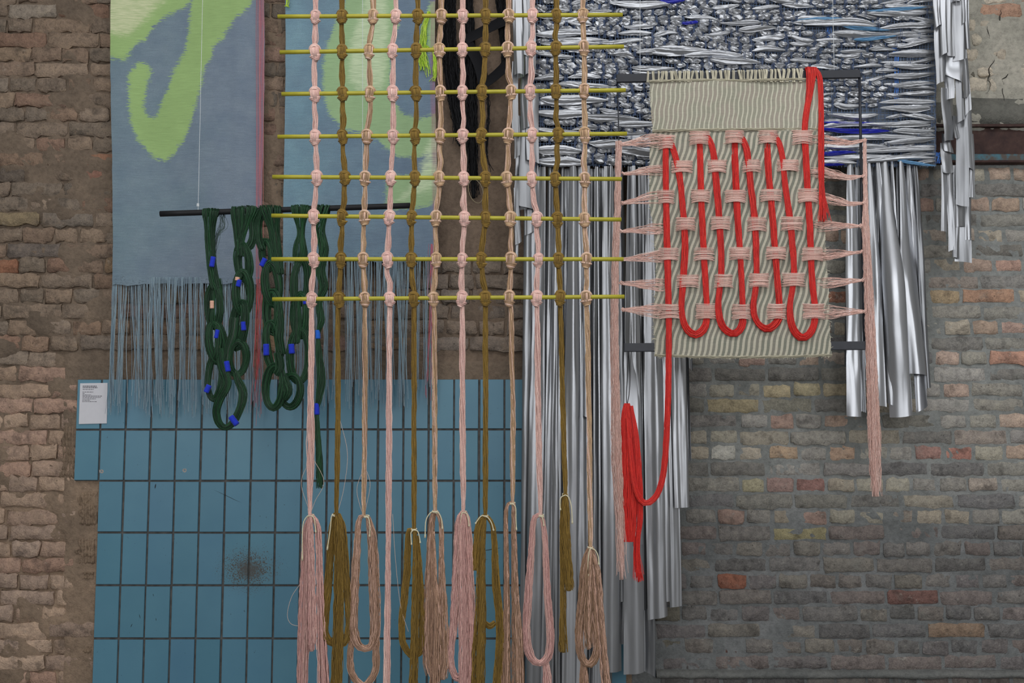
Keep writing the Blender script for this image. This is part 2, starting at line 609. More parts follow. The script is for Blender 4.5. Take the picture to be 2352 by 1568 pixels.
def seen_r(px, py):
    if py > 385 and px > 2095: return True
    if py > 780 and px > 1545: return True
    if 1870 < px < 1985 and 340 < py < 800: return True
    if py < 240 and px > 2195: return True
    return False


hidden = {'L': MB(), 'R': MB()}
nrow = int(ZT / PITCH)
row0 = round((ZA - 0.05) / PITCH)
count = {'L': 0, 'R': 0}
brr = np.random.default_rng(5)
for ri in range(-36, 40):
    zc = ZA + PITCH * ri
    if zc < 0.04 or zc > ZT - 0.04: continue
    pyc = float(px_of(0, zc)[1])
    header = (ri % 2 == 0)        # rows of headers: 402, 468 ... 825, 899
    for side, xa, xb, parent in (('L', XL0, XS, wall_left), ('R', XS, XR1, wall_right)):
        x = xa + (0.0 if header else -0.1) - brr.uniform(0, 0.05)
        while x < xb:
            hdr = header if brr.uniform() > (0.16 if side == 'L' else 0.05) else not header
            pitchw = (0.139 if hdr else 0.262) + brr.normal(0, 0.009)
            w = pitchw - (0.009 if side == 'L' else 0.014)
            xc = x + pitchw / 2
            x += pitchw
            lo, hi = xc - w / 2, xc + w / 2
            if lo < xa + 0.002 or hi > xb - 0.002:
                continue
            px, py = (float(q) for q in px_of(xc, zc))
            if px < -760 or px > 3120 or py < -260 or py > 1680: continue
            if side == 'L' and py > 850 and px > 195: continue          # under the tiles
            if side == 'L' and py > 1095 and px > 205: continue
            if side == 'L' and px > 960 and py < 585: continue           # plastered over
            if side == 'L' and 822 < py < 880 and px > 165: continue      # mortar band above the tiles
            if side == 'R' and 215 < py < 392: continue                  # lintel and beam
            if side == 'R' and py < 230 and px < 2120: continue          # plaster behind the foil
            if side == 'R' and py > 1535 and py < 1556: continue         # ledge
            # colour
            if side == 'L':
                if px > 960: pal = PAL_MID
                elif px > 240 and py > 600: pal = PAL_FR
                elif py > 850: pal = PAL_LLOW
                elif px > 560: pal = PAL_LLOW  # paler bricks around the panels, likewise offsetting their shade
                else: pal = PAL_L
            else:
                if py < 240: pal = PAL_WHITE
                elif py > 1215: pal = PAL_RLOW
                else: pal = PAL_RH if hdr else PAL_RS
            col = np.array(pal[brr.integers(len(pal))], float) + brr.normal(0, 5)
            if side == 'R' and py > 300: col = col * np.array((0.985, 0.99, 1.06))
            for (sx, sy, sc) in special:
                if abs(sy - py) < 18 and abs(sx - px) < w / 2 / MPX:
                    col = np.array(sc, float)
            g_ = np.array((112, 101, 91) if side == 'L' else (104, 101, 94), float)
            col = np.clip((col * 0.56 + g_ * 0.44) * ((0.95 + 0.22 * min(max((py - 700) / 250, 0), 1)) if side == 'L' else (1.20 - 0.20 * min(max((py - 1080) / 160, 0), 1))), 25, 220)  # upper right courses: paler brick, plus a lift against the linen's shade
            proud = 0.019 + brr.normal(0, 0.0035) if side == 'L' else 0.0165 + brr.normal(0, 0.003)
            if side == 'R' and py < 240: proud = 0.02 + brr.normal(0, 0.004)
            vis = (seen_l if side == 'L' else seen_r)(px, py) and -70 < px < 2420 and -25 < py < 1595
            v = bvar[side + ('h' if hdr else 's')][brr.integers(16)]
            w0 = 0.124 if hdr else 0.243
            sc = (w / w0, 1.0, 1 + brr.normal(0, 0.03))
            rot = (brr.normal(0, 0.012), brr.normal(0, 0.012 if side == 'L' else 0.007), brr.normal(0, 0.012))
            lc = np.array([xc, -proud, zc + brr.normal(0, 0.0025)])
            if vis and count[side] < 300:
                count[side] += 1
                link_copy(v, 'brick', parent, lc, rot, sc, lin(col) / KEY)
            else:
                co = np.empty(len(v.vertices) * 3, np.float32); v.vertices.foreach_get('co', co)
                co = co.reshape(-1, 3) * np.array(sc) + lc
                n = len(v.polygons)
                fv = np.array([list(p.vertices) for p in v.polygons])
                hidden[side].add(co, fv, lin(col) / KEY)
for side, parent, mat in (('L', wall_left, M_BRICK_L), ('R', wall_right, M_BRICK_R)):
    if hidden[side].n:
        o = hidden[side].build('brickwork', mat, parent, kind='stuff')
        c = S4(108, 98, 88) if side == 'L' else S4(108, 104, 94)
        o.color = c
print('bricks', count)

# lintel, steel beam and ledge of the right wall
mb = MB()
for x0, x1 in ((float(P(1620, 250, 0)[0]), XR1),):
    nxx = 60
    xs = np.linspace(x0, x1, nxx)
    top = P(1176, 226, 0)[2] + (fbm(xs * 9, xs * 0, 3) - 0.5) * 0.07
    bot = np.full(nxx, P(1176, 291, 0)[2])
    rows = []
    for k, (f, yy) in enumerate(((0.0, 0.0), (0.0, -0.028), (0.5, -0.034), (1.0, -0.026), (1.0, 0.0))):
        rows.append(np.stack([xs, np.full(nxx, yy), bot * (1 - f) + top * f], -1))
    mb.grid(np.array(rows), (0.92, 0.9, 0.86), flip=True)
o = mb.build('lintel', M_CEMENT, wall_right, label='grey cement lintel above the rusty steel beam')

t = NT('rusty_steel'); t.rs(0.8, 0.2, 0.3)
n = t.noise(t.pos(1, 1, 1), 14, 5, 0.65)
t.base(t.ramp(n, [(0.3, S(50, 38, 38)), (0.55, S(70, 52, 48)), (0.78, S(92, 82, 76))]))
t.bump(n, 0.3, 0.01)
M_STEEL = t.m
t = NT('teal_paint_worn'); t.rs(0.6, 0, 0.4)
n = t.noise(t.pos(), 30, 4, 0.6)
t.base(t.ramp(n, [(0.42, S(60, 96, 108)), (0.62, S(72, 64, 58))]))
M_TEAL = t.m
zt, zw, zb = (float(P(1176, q, 0)[2]) for q in (291, 360, 380))
bx0 = float(P(1470, 300, 0)[0])
mb = MB(); mb.box((bx0, -0.02, zw), (XR1, 0.05, zt), bev=0.002)
mb.box((bx0, -0.05, zt - 0.014), (XR1, 0.0, zt), bev=0.002)
beam = struct(mb, 'trim_2', M_STEEL, False)
beam['label'] = 'rusty brown steel beam set in the right wall'
WL['trim_2'] = np.zeros(3)
mb = MB(); mb.box((bx0, -0.055, zb + 0.008), (XR1, 0.0, zw), bev=0.003); mb.build('flange', M_TEAL, beam, False, label='teal painted lower flange')
mb = MB(); mb.box((bx0, -0.06, zb), (XR1, 0.0, zb + 0.012), bev=0.003); mb.build('flange_edge', M_STEEL, beam, False)

mb = MB()
xs = np.linspace(float(P(1505, 1545, 0)[0]), XR1, 70)
z1 = P(1176, 1538, 0)[2] + (fbm(xs * 7, xs * 0, 8) - 0.5) * 0.012
z0 = P(1176, 1553, 0)[2] + (fbm(xs * 12, xs * 0 + 4, 9) - 0.5) * 0.014
rows = [np.stack([xs, xs * 0 + yy, z0 * (1 - f) + z1 * f], -1) for f, yy in ((0, 0.0), (0, -0.045), (0.5, -0.052), (1, -0.04), (1.25, 0.0))]
mb.grid(np.array(rows), (0.98, 1.0, 1.04), flip=True)
o = struct(mb, 'trim_3', M_CEMENT); o['label'] = 'grey cement ledge along the foot of the right wall'

# two dark cracks and a plaster scar of the whitewashed wall
mb = MB()
for pts in ([(2290, 122), (2282, 140), (2273, 160), (2268, 185), (2275, 195), (2266, 215)], [(2268, 60), (2272, 90), (2266, 100)],
            [(2320, 135), (2308, 150), (2318, 165), (2305, 185), (2304, 215), (2308, 240)], [(2300, 20), (2297, 45), (2306, 62)]):
    p = spline(pts, 16); p[1:-1] += np.random.default_rng(int(pts[0][0])).normal(0, 1.6, (14, 2))
    w = P(p[:, 0], p[:, 1], -0.027)
    mb.tubes(w, np.interp(np.arange(16), [0, 8, 15], [0.0006, 0.0026, 0.0006]), (0.02, 0.018, 0.016), sides=5)
mb.build('crack', mat_plain('crack_shadow_dirt', (0.02, 0.018, 0.016, 1), 1.0), wall_right, kind='stuff')  # near-black threads drawn along the cracks

# ------------------------------------------------------------------ blue tile field
YT = -0.040
X0 = float(P(226, 1103, YT)[0]); X16 = float(P(1158.5, 1100, YT)[0])
TW = (X16 - X0) / 16.0
zrow = [float(P(500, q, YT)[2]) for q in (869, 986, 1104, 1223, 1344, 1466, 1590, 1714)]
XE = float(P(1437, 1450, YT)[0])
mb = MB()
mb.box((X0 + 0.003, -0.031, zrow[-1]), (XE, 0.04, zrow[0] - 0.004))
mb.box((X0 - TW + 0.004, -0.0305, zrow[2]), (X0 + 0.02, 0.04, zrow[0] - 0.004))
tiles = struct(mb, 'trim_1', M_GROUT, False)
tiles['label'] = 'field of blue glazed upright tiles on the left wall'
WL['trim_1'] = np.zeros(3)

t = NT('blue_glazed_tile'); t.rs(0.34, 0, 0.4)
oc = t.n('ShaderNodeObjectInfo').outputs['Color']
p = t.pos()
c = t.mix(1.0, oc, t.ramp(t.noise(p, 5, 3), [(0.3, (0.93, 0.95, 0.97)), (0.7, (1.06, 1.04, 1.03))]), 'MULTIPLY')
# rust spatter: a stain on the glaze around one spot
cen = P(572, 1308, YT)
g = t.n('ShaderNodeNewGeometry')
vm = t.n('ShaderNodeVectorMath', operation='SUBTRACT'); t.l(g.outputs['Position'], vm.inputs[0]); vm.inputs[1].default_value = tuple(cen)
vs2 = t.n('ShaderNodeVectorMath', operation='MULTIPLY'); t.l(vm.outputs[0], vs2.inputs[0]); vs2.inputs[1].default_value = (0.85, 0, 1.15)
ln = t.n('ShaderNodeVectorMath', operation='LENGTH'); t.l(vs2.outputs[0], ln.inputs[0])
d = ln.outputs['Value']
sp = t.noise(p, 190, 2, 0.6)
sp2 = t.noise(p, 420, 2, 0.6)
thr = t.math('ADD', t.math('MULTIPLY', d, 1.55), 0.42)
spat = t.math('GREATER_THAN', t.math('ADD', t.math('MULTIPLY', sp, 0.75), t.math('MULTIPLY', sp2, 0.25)), thr)
core = t.math('MULTIPLY', t.math('SUBTRACT', 1.0, t.sstep(d, 0.012, 0.06)), 0.7)
halo = t.math('MULTIPLY', t.math('SUBTRACT', 1.0, t.sstep(d, 0.04, 0.16)), 0.22)
c = t.mix(halo, c, S4(74, 86, 84))
c = t.mix(t.math('MAXIMUM', t.math('MULTIPLY', spat, 0.85), core), c, S4(70, 60, 50))
# small old specks
spk = t.sstep(t.noise(p, 95, 2, 0.5), 0.735, 0.76)
c = t.mix(t.math('MULTIPLY', spk, 0.6), c, S4(40, 56, 66))
t.base(c)
M_TILE = t.m
JT = 0.0095
TH_T = 0.010


def tile_mesh(w, h):
    m = MB(); m.box((0, 0, 0), (w, TH_T, h), bev=0.0012)
    return m.mesh('tile', M_TILE, smooth=False)


ncol = int(round((XE - X0) / TW))
tcache = {}
trr = np.random.default_rng(3)
for r in range(len(zrow) - 1):
    h = zrow[r] - zrow[r + 1] - JT
    for cidx in range(-1 if r < 2 else 0, ncol + 1):
        xl = X0 + cidx * TW + JT / 2
        xr = min(xl + TW - JT, XE)
        if xr - xl < 0.01: continue
        key = (r, round(xr - xl, 4))
        if key not in tcache: tcache[key] = tile_mesh(xr - xl, h)
        col = lin(np.array((68, 106, 123), float) + trr.normal(0, 1.2) + trr.normal(0, 0.5, 3)) / KEY
        link_copy(tcache[key], 'tile', tiles, (xl + trr.normal(0, 0.0006), YT + trr.normal(0, 0.0007), zrow[r + 1] + JT / 2 + trr.normal(0, 0.0006)),
                  (trr.normal(0, 0.003), 0, trr.normal(0, 0.004)), color=col)
# scratches and drilled plugs
mb = MB()
for pts, rr in (([(484, 1121), (520, 1138), (545, 1150), (564, 1157)], 0.0016), ([(1105, 1265), (1125, 1262), (1155, 1257)], 0.0022),
                ([(358, 1110), (356, 1122)], 0.003), ([(320, 1410), (322, 1420)], 0.0015), ([(351, 1362), (353, 1370)], 0.0015),
                ([(304, 1432), (300, 1440)], 0.0015), ([(358, 1418), (359, 1426)], 0.0015), ([(1090, 1290), (1125, 1283)], 0.001)):
    p = spline(pts, 10)
    mb.tubes(P(p[:, 0], p[:, 1], YT), np.sin(np.linspace(0.2, 2.9, 10)) * rr, (0.03, 0.04, 0.05), sides=5)
mb.build('scratch', mat_plain('dark_scratch', (0.03, 0.045, 0.055, 1), 0.8), tiles, kind='stuff')
M_PLUG = mat_plain('grey_filler', S4(146, 140, 136), 0.9, var=0.25, scale=120)
for (qx, qy, rr) in ((424, 1080, 6.5), (233, 1082, 6.0), (632, 915, 3.0)):
    c0 = P(qx, qy, YT - 0.0005)
    a = np.linspace(0, 2 * math.pi, 13)[:-1]
    rad = rr * MPX * (1 + trr.normal(0, 0.12, 12))
    ringo = c0 + np.stack([np.cos(a) * rad, a * 0 + 0.002, np.sin(a) * rad], 1)
    ringi = c0 + np.stack([np.cos(a) * rad * 0.3, a * 0 - 0.002, np.sin(a) * rad * 0.3], 1)
    hole = c0 + np.stack([np.cos(a) * rad * 0.22, a * 0 + 0.003, np.sin(a) * rad * 0.22], 1)
    mb = MB(); idx = np.arange(12); nx_ = np.roll(idx, -1)
    mb.add(np.vstack([ringo, ringi, hole]), [np.stack([idx, nx_, nx_ + 12, idx + 12], 1), np.stack([idx + 12, nx_ + 12, nx_ + 24, idx + 24], 1), (idx + 24)[None, ::1]])
    mb.build('drill_plug', M_PLUG, tiles)


# combed tile adhesive left bare at the edge of the tiles
def adhesive(quad, seed):
    (x0, y0), (x1, y1) = quad
    nx, nz = 46, 40
    gx, gy = np.meshgrid(np.linspace(x0, x1, nx), np.linspace(y0, y1, nz))
    jag = (fbm(gx * 0 + 3, gy * 0.09, seed) - 0.5) * 26
    gx = gx + jag * np.linspace(1, 0, nx)[None, :]
    w = P(gx, gy, 0)
    ridge = np.abs(np.sin(gx * math.pi / 7.4 + fbm(gx * 0.05, gy * 0.03, seed) * 2)) ** 0.7
    h = 0.020 + 0.010 * ridge + (fbm(gx * 0.15, gy * 0.15, seed + 2) - 0.5) * 0.02
    edge = np.minimum(np.minimum(np.linspace(0, 6, nx)[None, :], np.linspace(0, 7, nz)[:, None]), np.linspace(7, 0, nz)[:, None])
    h = h * np.clip(edge, 0, 1)
    w[..., 1] = -h
    m = MB(); m.grid(w, (1.42, 1.36, 1.28), flip=False)
    return m


for k, q in enumerate((((140, 960), (176, 1112)), ((182, 1118), (228, 1215)), ((176, 1228), (222, 1300)), ((188, 1310), (220, 1330)), ((190, 1480), (214, 1500)))):
    adhesive(q, 40 + k).build('tile_adhesive', M_MORTAR_L, tiles, label='ridged bare adhesive beside the tiles')

# ------------------------------------------------------------------ bundles of yarn
def bundle(mb, ctrl, y, n, r, cols, M=None, twist=0.0, wig=0.5, flat=0.8, closed=False, endvar=0.0, startvar=0.0, core=True,
           colvar=0.1, fray=0.0, seed=None, sides=4, hollow=0.55, coredark=0.75, horiz=False):
    """ctrl: (px, py, half width px[, dy px towards the camera]); a rope of n separate strands"""
    rg = np.random.default_rng(seed if seed is not None else rng.integers(1 << 30))
    c = np.array([tuple(q) + (0.0,) * (4 - len(q)) for q in ctrl], float)
    L = np.sum(np.linalg.norm(np.diff(c[:, :2], axis=0), axis=1))
    if M is None: M = int(np.clip(L / (5 if closed else 8), 8, 90))
    K = max(4 * M, 60)
    s = spline(c, K, closed)
    u = ppx(y)
    ctr = P(s[:, 0], s[:, 1], y)
    ctr[:, 1] -= s[:, 3] * u
    tg = np.gradient(s[:, :2], axis=0); tg /= np.linalg.norm(tg, axis=1, keepdims=True) + 1e-9
    lat = np.stack([-tg[:, 1], np.zeros(K), -tg[:, 0]], 1) * u       # picture-plane normal (x right, z up)
    if horiz: lat = np.tile(np.array([[u, 0.0, 0.0]]), (K, 1))
    t0 = rg.uniform(0, startvar, n); t1 = 1 - rg.uniform(0, 1, n) ** 1.5 * endvar
    tt = t0[:, None] + (t1 - t0)[:, None] * np.linspace(0, 1, M)[None]

    def ip(a): return np.interp(tt, np.linspace(0, 1, K), a)
    cc = np.stack([ip(ctr[:, k]) for k in range(3)], -1)
    ll = np.stack([ip(lat[:, k]) for k in range(3)], -1)
    hw = ip(s[:, 2])
    rad = np.sqrt(rg.uniform(hollow ** 2, 1, n)); ang = rg.uniform(0, 2 * math.pi, n)
    A = ang[:, None] + twist * 2 * math.pi * tt
    a = rad[:, None] * np.cos(A); b = rad[:, None] * np.sin(A)
    ph = rg.uniform(0, 6.28, (n, 4)); fr = rg.uniform(0.6, 1.6, (n, 4))
    Lw = L / 60.0
    if closed: fr = np.round(fr * Lw) / max(Lw, 1e-6)
    wa = wig * (np.sin(tt * 6.28 * fr[:, :1] * Lw + ph[:, :1]) + 0.5 * np.sin(tt * 12.56 * fr[:, 1:2] * Lw + ph[:, 1:2]))
    wb = wig * (np.sin(tt * 6.28 * fr[:, 2:3] * Lw + ph[:, 2:3]))
    if fray > 0:
        fa = rg.normal(0, 1, (n, 1)) * fray * np.clip((tt - 0.72) / 0.28, 0, 1) ** 2
        wa = wa + fa
    path = cc + ll * (a * hw + wa)[..., None]
    path[..., 1] -= (b * hw * flat + wb) * u
    cols = [np.asarray(q, float) for q in cols]
    sc = np.array([cols[rg.integers(len(cols))] for _ in range(n)]) * (1 + rg.normal(0, colvar, (n, 1)))
    sc = np.clip(sc, 0.002, 0.92)
    if closed:
        path = path[:, :-1]
    mb.tubes(path, r * u, sc, sides=sides, closed=closed)
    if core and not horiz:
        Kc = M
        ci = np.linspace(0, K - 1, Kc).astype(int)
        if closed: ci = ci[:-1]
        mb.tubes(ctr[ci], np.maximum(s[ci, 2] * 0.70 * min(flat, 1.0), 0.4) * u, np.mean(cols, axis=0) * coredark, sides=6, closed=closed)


def link(cx, cy, rx, ry, lean=0.0, amp=6.0, ph=0.0, hw=8.0, pear=0.0):
    pts = []
    for k in range(10):
        a = 2 * math.pi * k / 10 + 0.3
        x = math.cos(a) * rx * (1 + pear * math.sin(a))
        yy = math.sin(a) * ry
        pts.append((cx + x + lean * math.sin(a), cy + yy, hw * (1 + 0.12 * math.sin(2 * a + ph)), amp * math.cos(a + ph)))
    return pts


C_PINK = [S(206, 168, 158), S(198, 158, 150), S(212, 178, 168)]
C_OCHRE = [S(118, 92, 36), S(128, 101, 42), S(106, 82, 30)]
C_TAN = [S(184, 154, 122), S(166, 136, 106), S(200, 168, 150), S(152, 122, 95)]
C_PINKD = [S(194, 150, 142), S(182, 140, 134), S(200, 162, 152)]
C_GREEN = [S(20, 54, 32), S(24, 62, 36), S(18, 48, 29), S(30, 76, 43)]
C_RED = [S(202, 36, 29), S(188, 28, 25), S(212, 47, 37)]
C_LPINK = [S(214, 176, 164), S(202, 162, 150), S(222, 188, 178)]
C_CREAM = [S(205, 196, 168), S(190, 182, 154)]
C_BLUEF = [S(128, 148, 160), S(118, 138, 152), S(142, 162, 172)]

# ------------------------------------------------------------------ blue woven panels
def poly_sd(px, py, poly):
    """signed distance in pixels, positive inside"""
    poly = np.asarray(poly, float)
    d = np.full(px.shape, 1e9); inside = np.zeros(px.shape, bool)
    for a, b in zip(poly, np.roll(poly, -1, 0)):
        e = b - a
        w0 = px - a[0]; w1 = py - a[1]
        t_ = np.clip((w0 * e[0] + w1 * e[1]) / (e @ e + 1e-9), 0, 1)
        d = np.minimum(d, (w0 - e[0] * t_) ** 2 + (w1 - e[1] * t_) ** 2)
        cond = ((a[1] > py) != (b[1] > py)) & (px < (b[0] - a[0]) * (py - a[1]) / (b[1] - a[1] + 1e-12) + a[0])
        inside ^= cond
    d = np.sqrt(d)
    return np.where(inside, d, -d)


def mat_cloth(name, blueA, blueB, green, white, edge):
    t = NT(name); t.rs(0.85, 0, 0.15)
    p = t.pos()
    warp = t.pos(420, 1, 60)
    weft = t.pos(26, 1, 330)
    jag = t.math('SUBTRACT', t.noise(weft, 1.0, 3, 0.6), 0.5)
    jag2 = t.math('SUBTRACT', t.noise(p, 22, 3, 0.6), 0.5)
    off = t.math('ADD', t.math('MULTIPLY', jag, 46.0), t.math('MULTIPLY', jag2, 14.0))
    u = t.attr('u').outputs['Fac']
    n0 = t.noise(p, 3.2, 3, 0.55)
    c = t.mix(t.sstep(t.math('ADD', t.math('MULTIPLY', u, 0.5), t.math('MULTIPLY', n0, 0.8)), 0.25, 0.9), blueA, blueB)
    c = t.mix(1.0, c, t.ramp(t.noise(p, 11, 4, 0.6), [(0.3, (0.88, 0.9, 0.93)), (0.7, (1.1, 1.09, 1.06))]), 'MULTIPLY')
    fine = t.noise(t.pos(560, 1, 420), 1.0, 2, 0.6)
    wv = t.noise(t.pos(14, 1, 330), 1.0, 2, 0.6)
    c = t.mix(t.math('MULTIPLY', t.sstep(fine, 0.44, 0.62), 0.6), c, S4(92, 106, 120))
    gs = t.math('ADD', t.attr('sg').outputs['Fac'], off)
    gfac = t.sstep(gs, -1.5, 1.5)
    gcol = t.mix(t.sstep(n0, 0.35, 0.65), green, tuple(min(q * 1.1, 1) for q in green[:3]) + (1,))
    c = t.mix(t.math('MULTIPLY', gfac, 0.97), c, gcol)
    ws = t.math('ADD', t.attr('sw').outputs['Fac'], off)
    wf = t.math('MULTIPLY', t.sstep(ws, -6, 14), t.math('ADD', 0.45, t.math('MULTIPLY', t.sstep(wv, 0.35, 0.6), 0.55)))
    c = t.mix(wf, c, white)
    ef = t.math('MULTIPLY', t.math('MULTIPLY', t.attr('ed').outputs['Fac'], 0.62), t.sstep(t.noise(t.pos(700, 1, 8), 1.0, 1), 0.38, 0.52))
    c = t.mix(ef, c, edge)
    c = t.mix(1.0, c, t.ramp(wv, [(0.3, (0.9, 0.9, 0.9)), (0.7, (1.08, 1.08, 1.08))]), 'MULTIPLY')
    t.base(c)
    t.bump(t.math('ADD', fine, wv), 0.5, 0.004)
    # the lower end of the weave is loose: gaps between the wefts
    tr = t.n('ShaderNodeBsdfTransparent')
    mx = t.n('ShaderNodeMixShader')
    gap = t.math('GREATER_THAN', t.attr('sheer').outputs['Fac'], t.noise(t.pos(60, 1, 520), 1.0, 2, 0.7))
    t.l(gap, mx.inputs[0]); t.l(t.b.outputs[0], mx.inputs[1]); t.l(tr.outputs[0], mx.inputs[2])
    t.l(mx.outputs[0], t.out.inputs[0])
    return t.m


def cloth_panel(root, x0, x1, ybot, ydepth, greens, whites, mat, edge_l, seed):
    nx = int((x1 - x0) / 3.3); nz = int((ybot + 40) / 3.3)
    gx, gy = np.meshgrid(np.linspace(x0, x1, nx), np.linspace(-40, ybot, nz))
    u = (gx - x0) / (x1 - x0)
    sway = 3.0 * np.sin(gy / 140.0 + seed) * (u * 2 - 1) + 1.6 * (fbm(u * 0, gy * 0.03, seed) - 0.5)
    ybend = (fbm(u * 9, u * 0, seed + 3) - 0.5) * 14 * (gy > ybot - 1)
    w = P(gx + sway, gy + ybend, ydepth)
    fold = 0.012 * np.sin(u * 9.0 + seed + 0.6 * np.sin(gy / 200)) + 0.010 * np.exp(-((u - 0.84) / 0.05) ** 2) + 0.010 * (fbm(u * 3, gy / 160, seed + 7) - 0.5)
    w[..., 1] -= fold * 0.9
    sg = np.max([poly_sd(gx, gy, q) for q in greens], axis=0)
    sw = np.max([poly_sd(gx, gy, q) for q in whites], axis=0)
    ed = np.clip((gx - (x1 - edge_l)) / 3, 0, 1)
    sheer = 0.10 + 0.30 * np.clip((gy - (ybot - 95)) / 95, 0, 1) ** 1.3
    m = MB(); m.grid(w, (1, 1, 1), flip=False)
    m.attrs = {'u': u, 'sg': sg, 'sw': sw, 'ed': ed, 'sheer': sheer}
    return m.build('cloth', mat, root)


def fringe(root, x0, x1, y0, ylo, yhi, ydepth, n, seed, cols=C_BLUEF, name='fringe'):
    rg = np.random.default_rng(seed)
    M = 16
    xs = np.sort(rg.uniform(x0, x1, n))
    ng = max(3, int((x1 - x0) / 24))
    gc = np.linspace(x0, x1, ng) + rg.normal(0, 5, ng)
    pull = rg.uniform(0.25, 0.85, ng)
    gi = np.argmin(np.abs(xs[:, None] - gc[None]), 1)
    tt = np.linspace(0, 1, M)[None]
    xt = xs[:, None] + (gc[gi] - xs)[:, None] * pull[gi][:, None] * np.sin(np.clip(tt * 1.2, 0, 1) * math.pi / 2) ** 1.4
    xt = xt + rg.normal(0, 4.5, (n, 1)) * tt ** 2 + rg.normal(0, 1.2, (n, 1)) * np.sin(tt * 7 + rg.uniform(0, 6, (n, 1)))
    xt = xt + np.cumsum(rg.normal(0, 0.35, (n, M)), 1) - (xs[:, None] < (x0 + 40)) * 7 * tt
    ye = rg.uniform(ylo, yhi, n) - 6 * np.abs(rg.normal(0, 1, n))
    yt = y0 + (ye[:, None] - y0) * tt
    w = P(xt, yt, ydepth)
    w[..., 1] += rg.normal(0, 0.008, (n, 1)) * tt
    c = np.array([cols[rg.integers(len(cols))] for _ in range(n)]) * (1 + rg.normal(0, 0.12, (n, 1)))
    m = MB(); m.tubes(w, rg.uniform(0.38, 0.66, n) * ppx(ydepth), np.clip(c, 0, 0.92), sides=3)
    return m.build(name, M_PINKY, root, kind='stuff')


YP = -0.11
PG1 = [[(230, -60), (230, 132), (262, 136), (292, 142), (310, 110), (335, 90), (352, 62), (382, 36), (425, 14), (440, 2), (440, -60)],
       [(436, -60), (600, -60), (580, 0), (565, 25), (535, 50), (510, 90), (490, 110), (485, 130), (468, 165), (458, 210), (445, 260), (430, 305), (400, 350),
        (378, 368), (355, 362), (335, 345), (315, 320), (303, 290), (298, 240), (296, 175), (305, 160), (325, 143), (345, 150), (348, 165), (336, 200),
        (330, 245), (340, 268), (355, 268), (370, 235), (385, 195), (400, 160), (425, 115), (432, 60), (438, 20)]]
PW1 = [[(230, -60), (400, -60), (378, 4), (352, 28), (336, 50), (318, 68), (300, 84), (280, 86), (230, 70)]]
PG2 = [[(815, -60), (795, 0), (772, 50), (752, 100), (738, 150), (742, 215), (758, 265), (790, 300), (850, 305), (880, 335), (915, 358), (960, 362), (1030, 335), (1030, 250),
        (960, 275), (930, 262), (905, 235), (897, 190), (903, 100), (915, 50), (908, -60)], [(884, 480), (886, 415), (915, 402), (950, 405), (1030, 365), (1030, 450), (960, 480)],
       [(990, 5), (975, 40), (985, 120), (1030, 130), (1030, 0)]]
PW2 = [[(850, -60), (832, 20), (812, 60), (800, 120), (802, 190), (830, 215), (880, 205), (892, 150), (895, 60), (885, -60)],
       [(985, 310), (1030, 270), (1030, 420), (980, 440), (930, 458), (905, 462), (950, 415)]]
M_CL1 = mat_cloth('slate_blue_weave', S4(114, 134, 143), S4(121, 133, 147), S4(143, 170, 110), S4(196, 200, 162), S4(178, 102, 112))
M_CL2 = mat_cloth('sky_blue_weave', S4(120, 152, 166), S4(108, 125, 143), S4(142, 168, 126), S4(186, 200, 166), S4(150, 100, 118))
p1 = thing('woven_hanging', tuple(P(430, 950, YP)), 'tall slate blue woven hanging with a lime green hook shape and red right edge', 'textile', 'blue woven panels')
cloth_panel(p1, 258, 604, 652, YP, PG1, PW1, M_CL1, 15, 1)
fringe(p1, 258, 600, 636, 890, 962, YP, 330, 21)
fringe(p1, 590, 606, 640, 850, 985, YP - 0.004, 16, 22, [S(190, 80, 84), S(184, 110, 112)], 'red_fringe')
p2 = thing('woven_hanging', tuple(P(830, 930, YP)), 'tall sky blue woven hanging with pale green brush shapes behind the knotted grid', 'textile', 'blue woven panels')
cloth_panel(p2, 652, 1002, 600, YP, PG2, PW2, M_CL2, 12, 4)
fringe(p2, 640, 1000, 588, 880, 945, YP, 290, 23)
fringe(p2, 984, 1003, 560, 800, 930, YP - 0.004, 12, 24, [S(190, 84, 96), S(176, 120, 136)], 'red_fringe')
# loose threads running up the red edge of the left panel
mb = MB()
rg = np.random.default_rng(8)
for k in range(6):
    xx = 590 + k * 2.7 + rg.normal(0, 0.5)
    pth = P(xx + rg.normal(0, 0.5, 30).cumsum() * 0.3, np.linspace(-30, 650, 30), YP - 0.012)
    mb.tubes(pth, 0.5 * ppx(YP), [S(190, 100, 106), S(166, 112, 124), S(200, 126, 122)][k % 3], sides=3)
mb.build('edge_threads', M_PINKY, p1, kind='stuff', label='red threads along the right edge')
# lime tassels on the right panel
mb = MB()
C_LIME = [S(170, 200, 60), S(150, 190, 50), S(186, 210, 84)]
for ctrl in ([(986, 30, 3), (975, 70, 7), (972, 120, 9), (984, 180, 7)], [(985, 110, 4), (968, 130, 6), (972, 165, 6)], [(996, 110, 2), (999, 150, 4), (998, 190, 3)]):
    bundle(mb, [q + (8,) for q in ctrl], YP, 30, 0.7, C_LIME, wig=1.2, endvar=0.35, core=False, fray=4)
mb.build('lime_tassel', M_PINKY, p2, kind='stuff', label='bright lime yarn tassel')
mb = MB()
bundle(mb, [(660, -20, 3, 6), (662, 5, 4, 6), (660, 18, 3, 6)], YP, 12, 0.7, C_LIME, wig=1, core=False, fray=3)
mb.build('lime_tassel', M_PINKY, p2, kind='stuff', label='small lime yarn tassel at the top left')

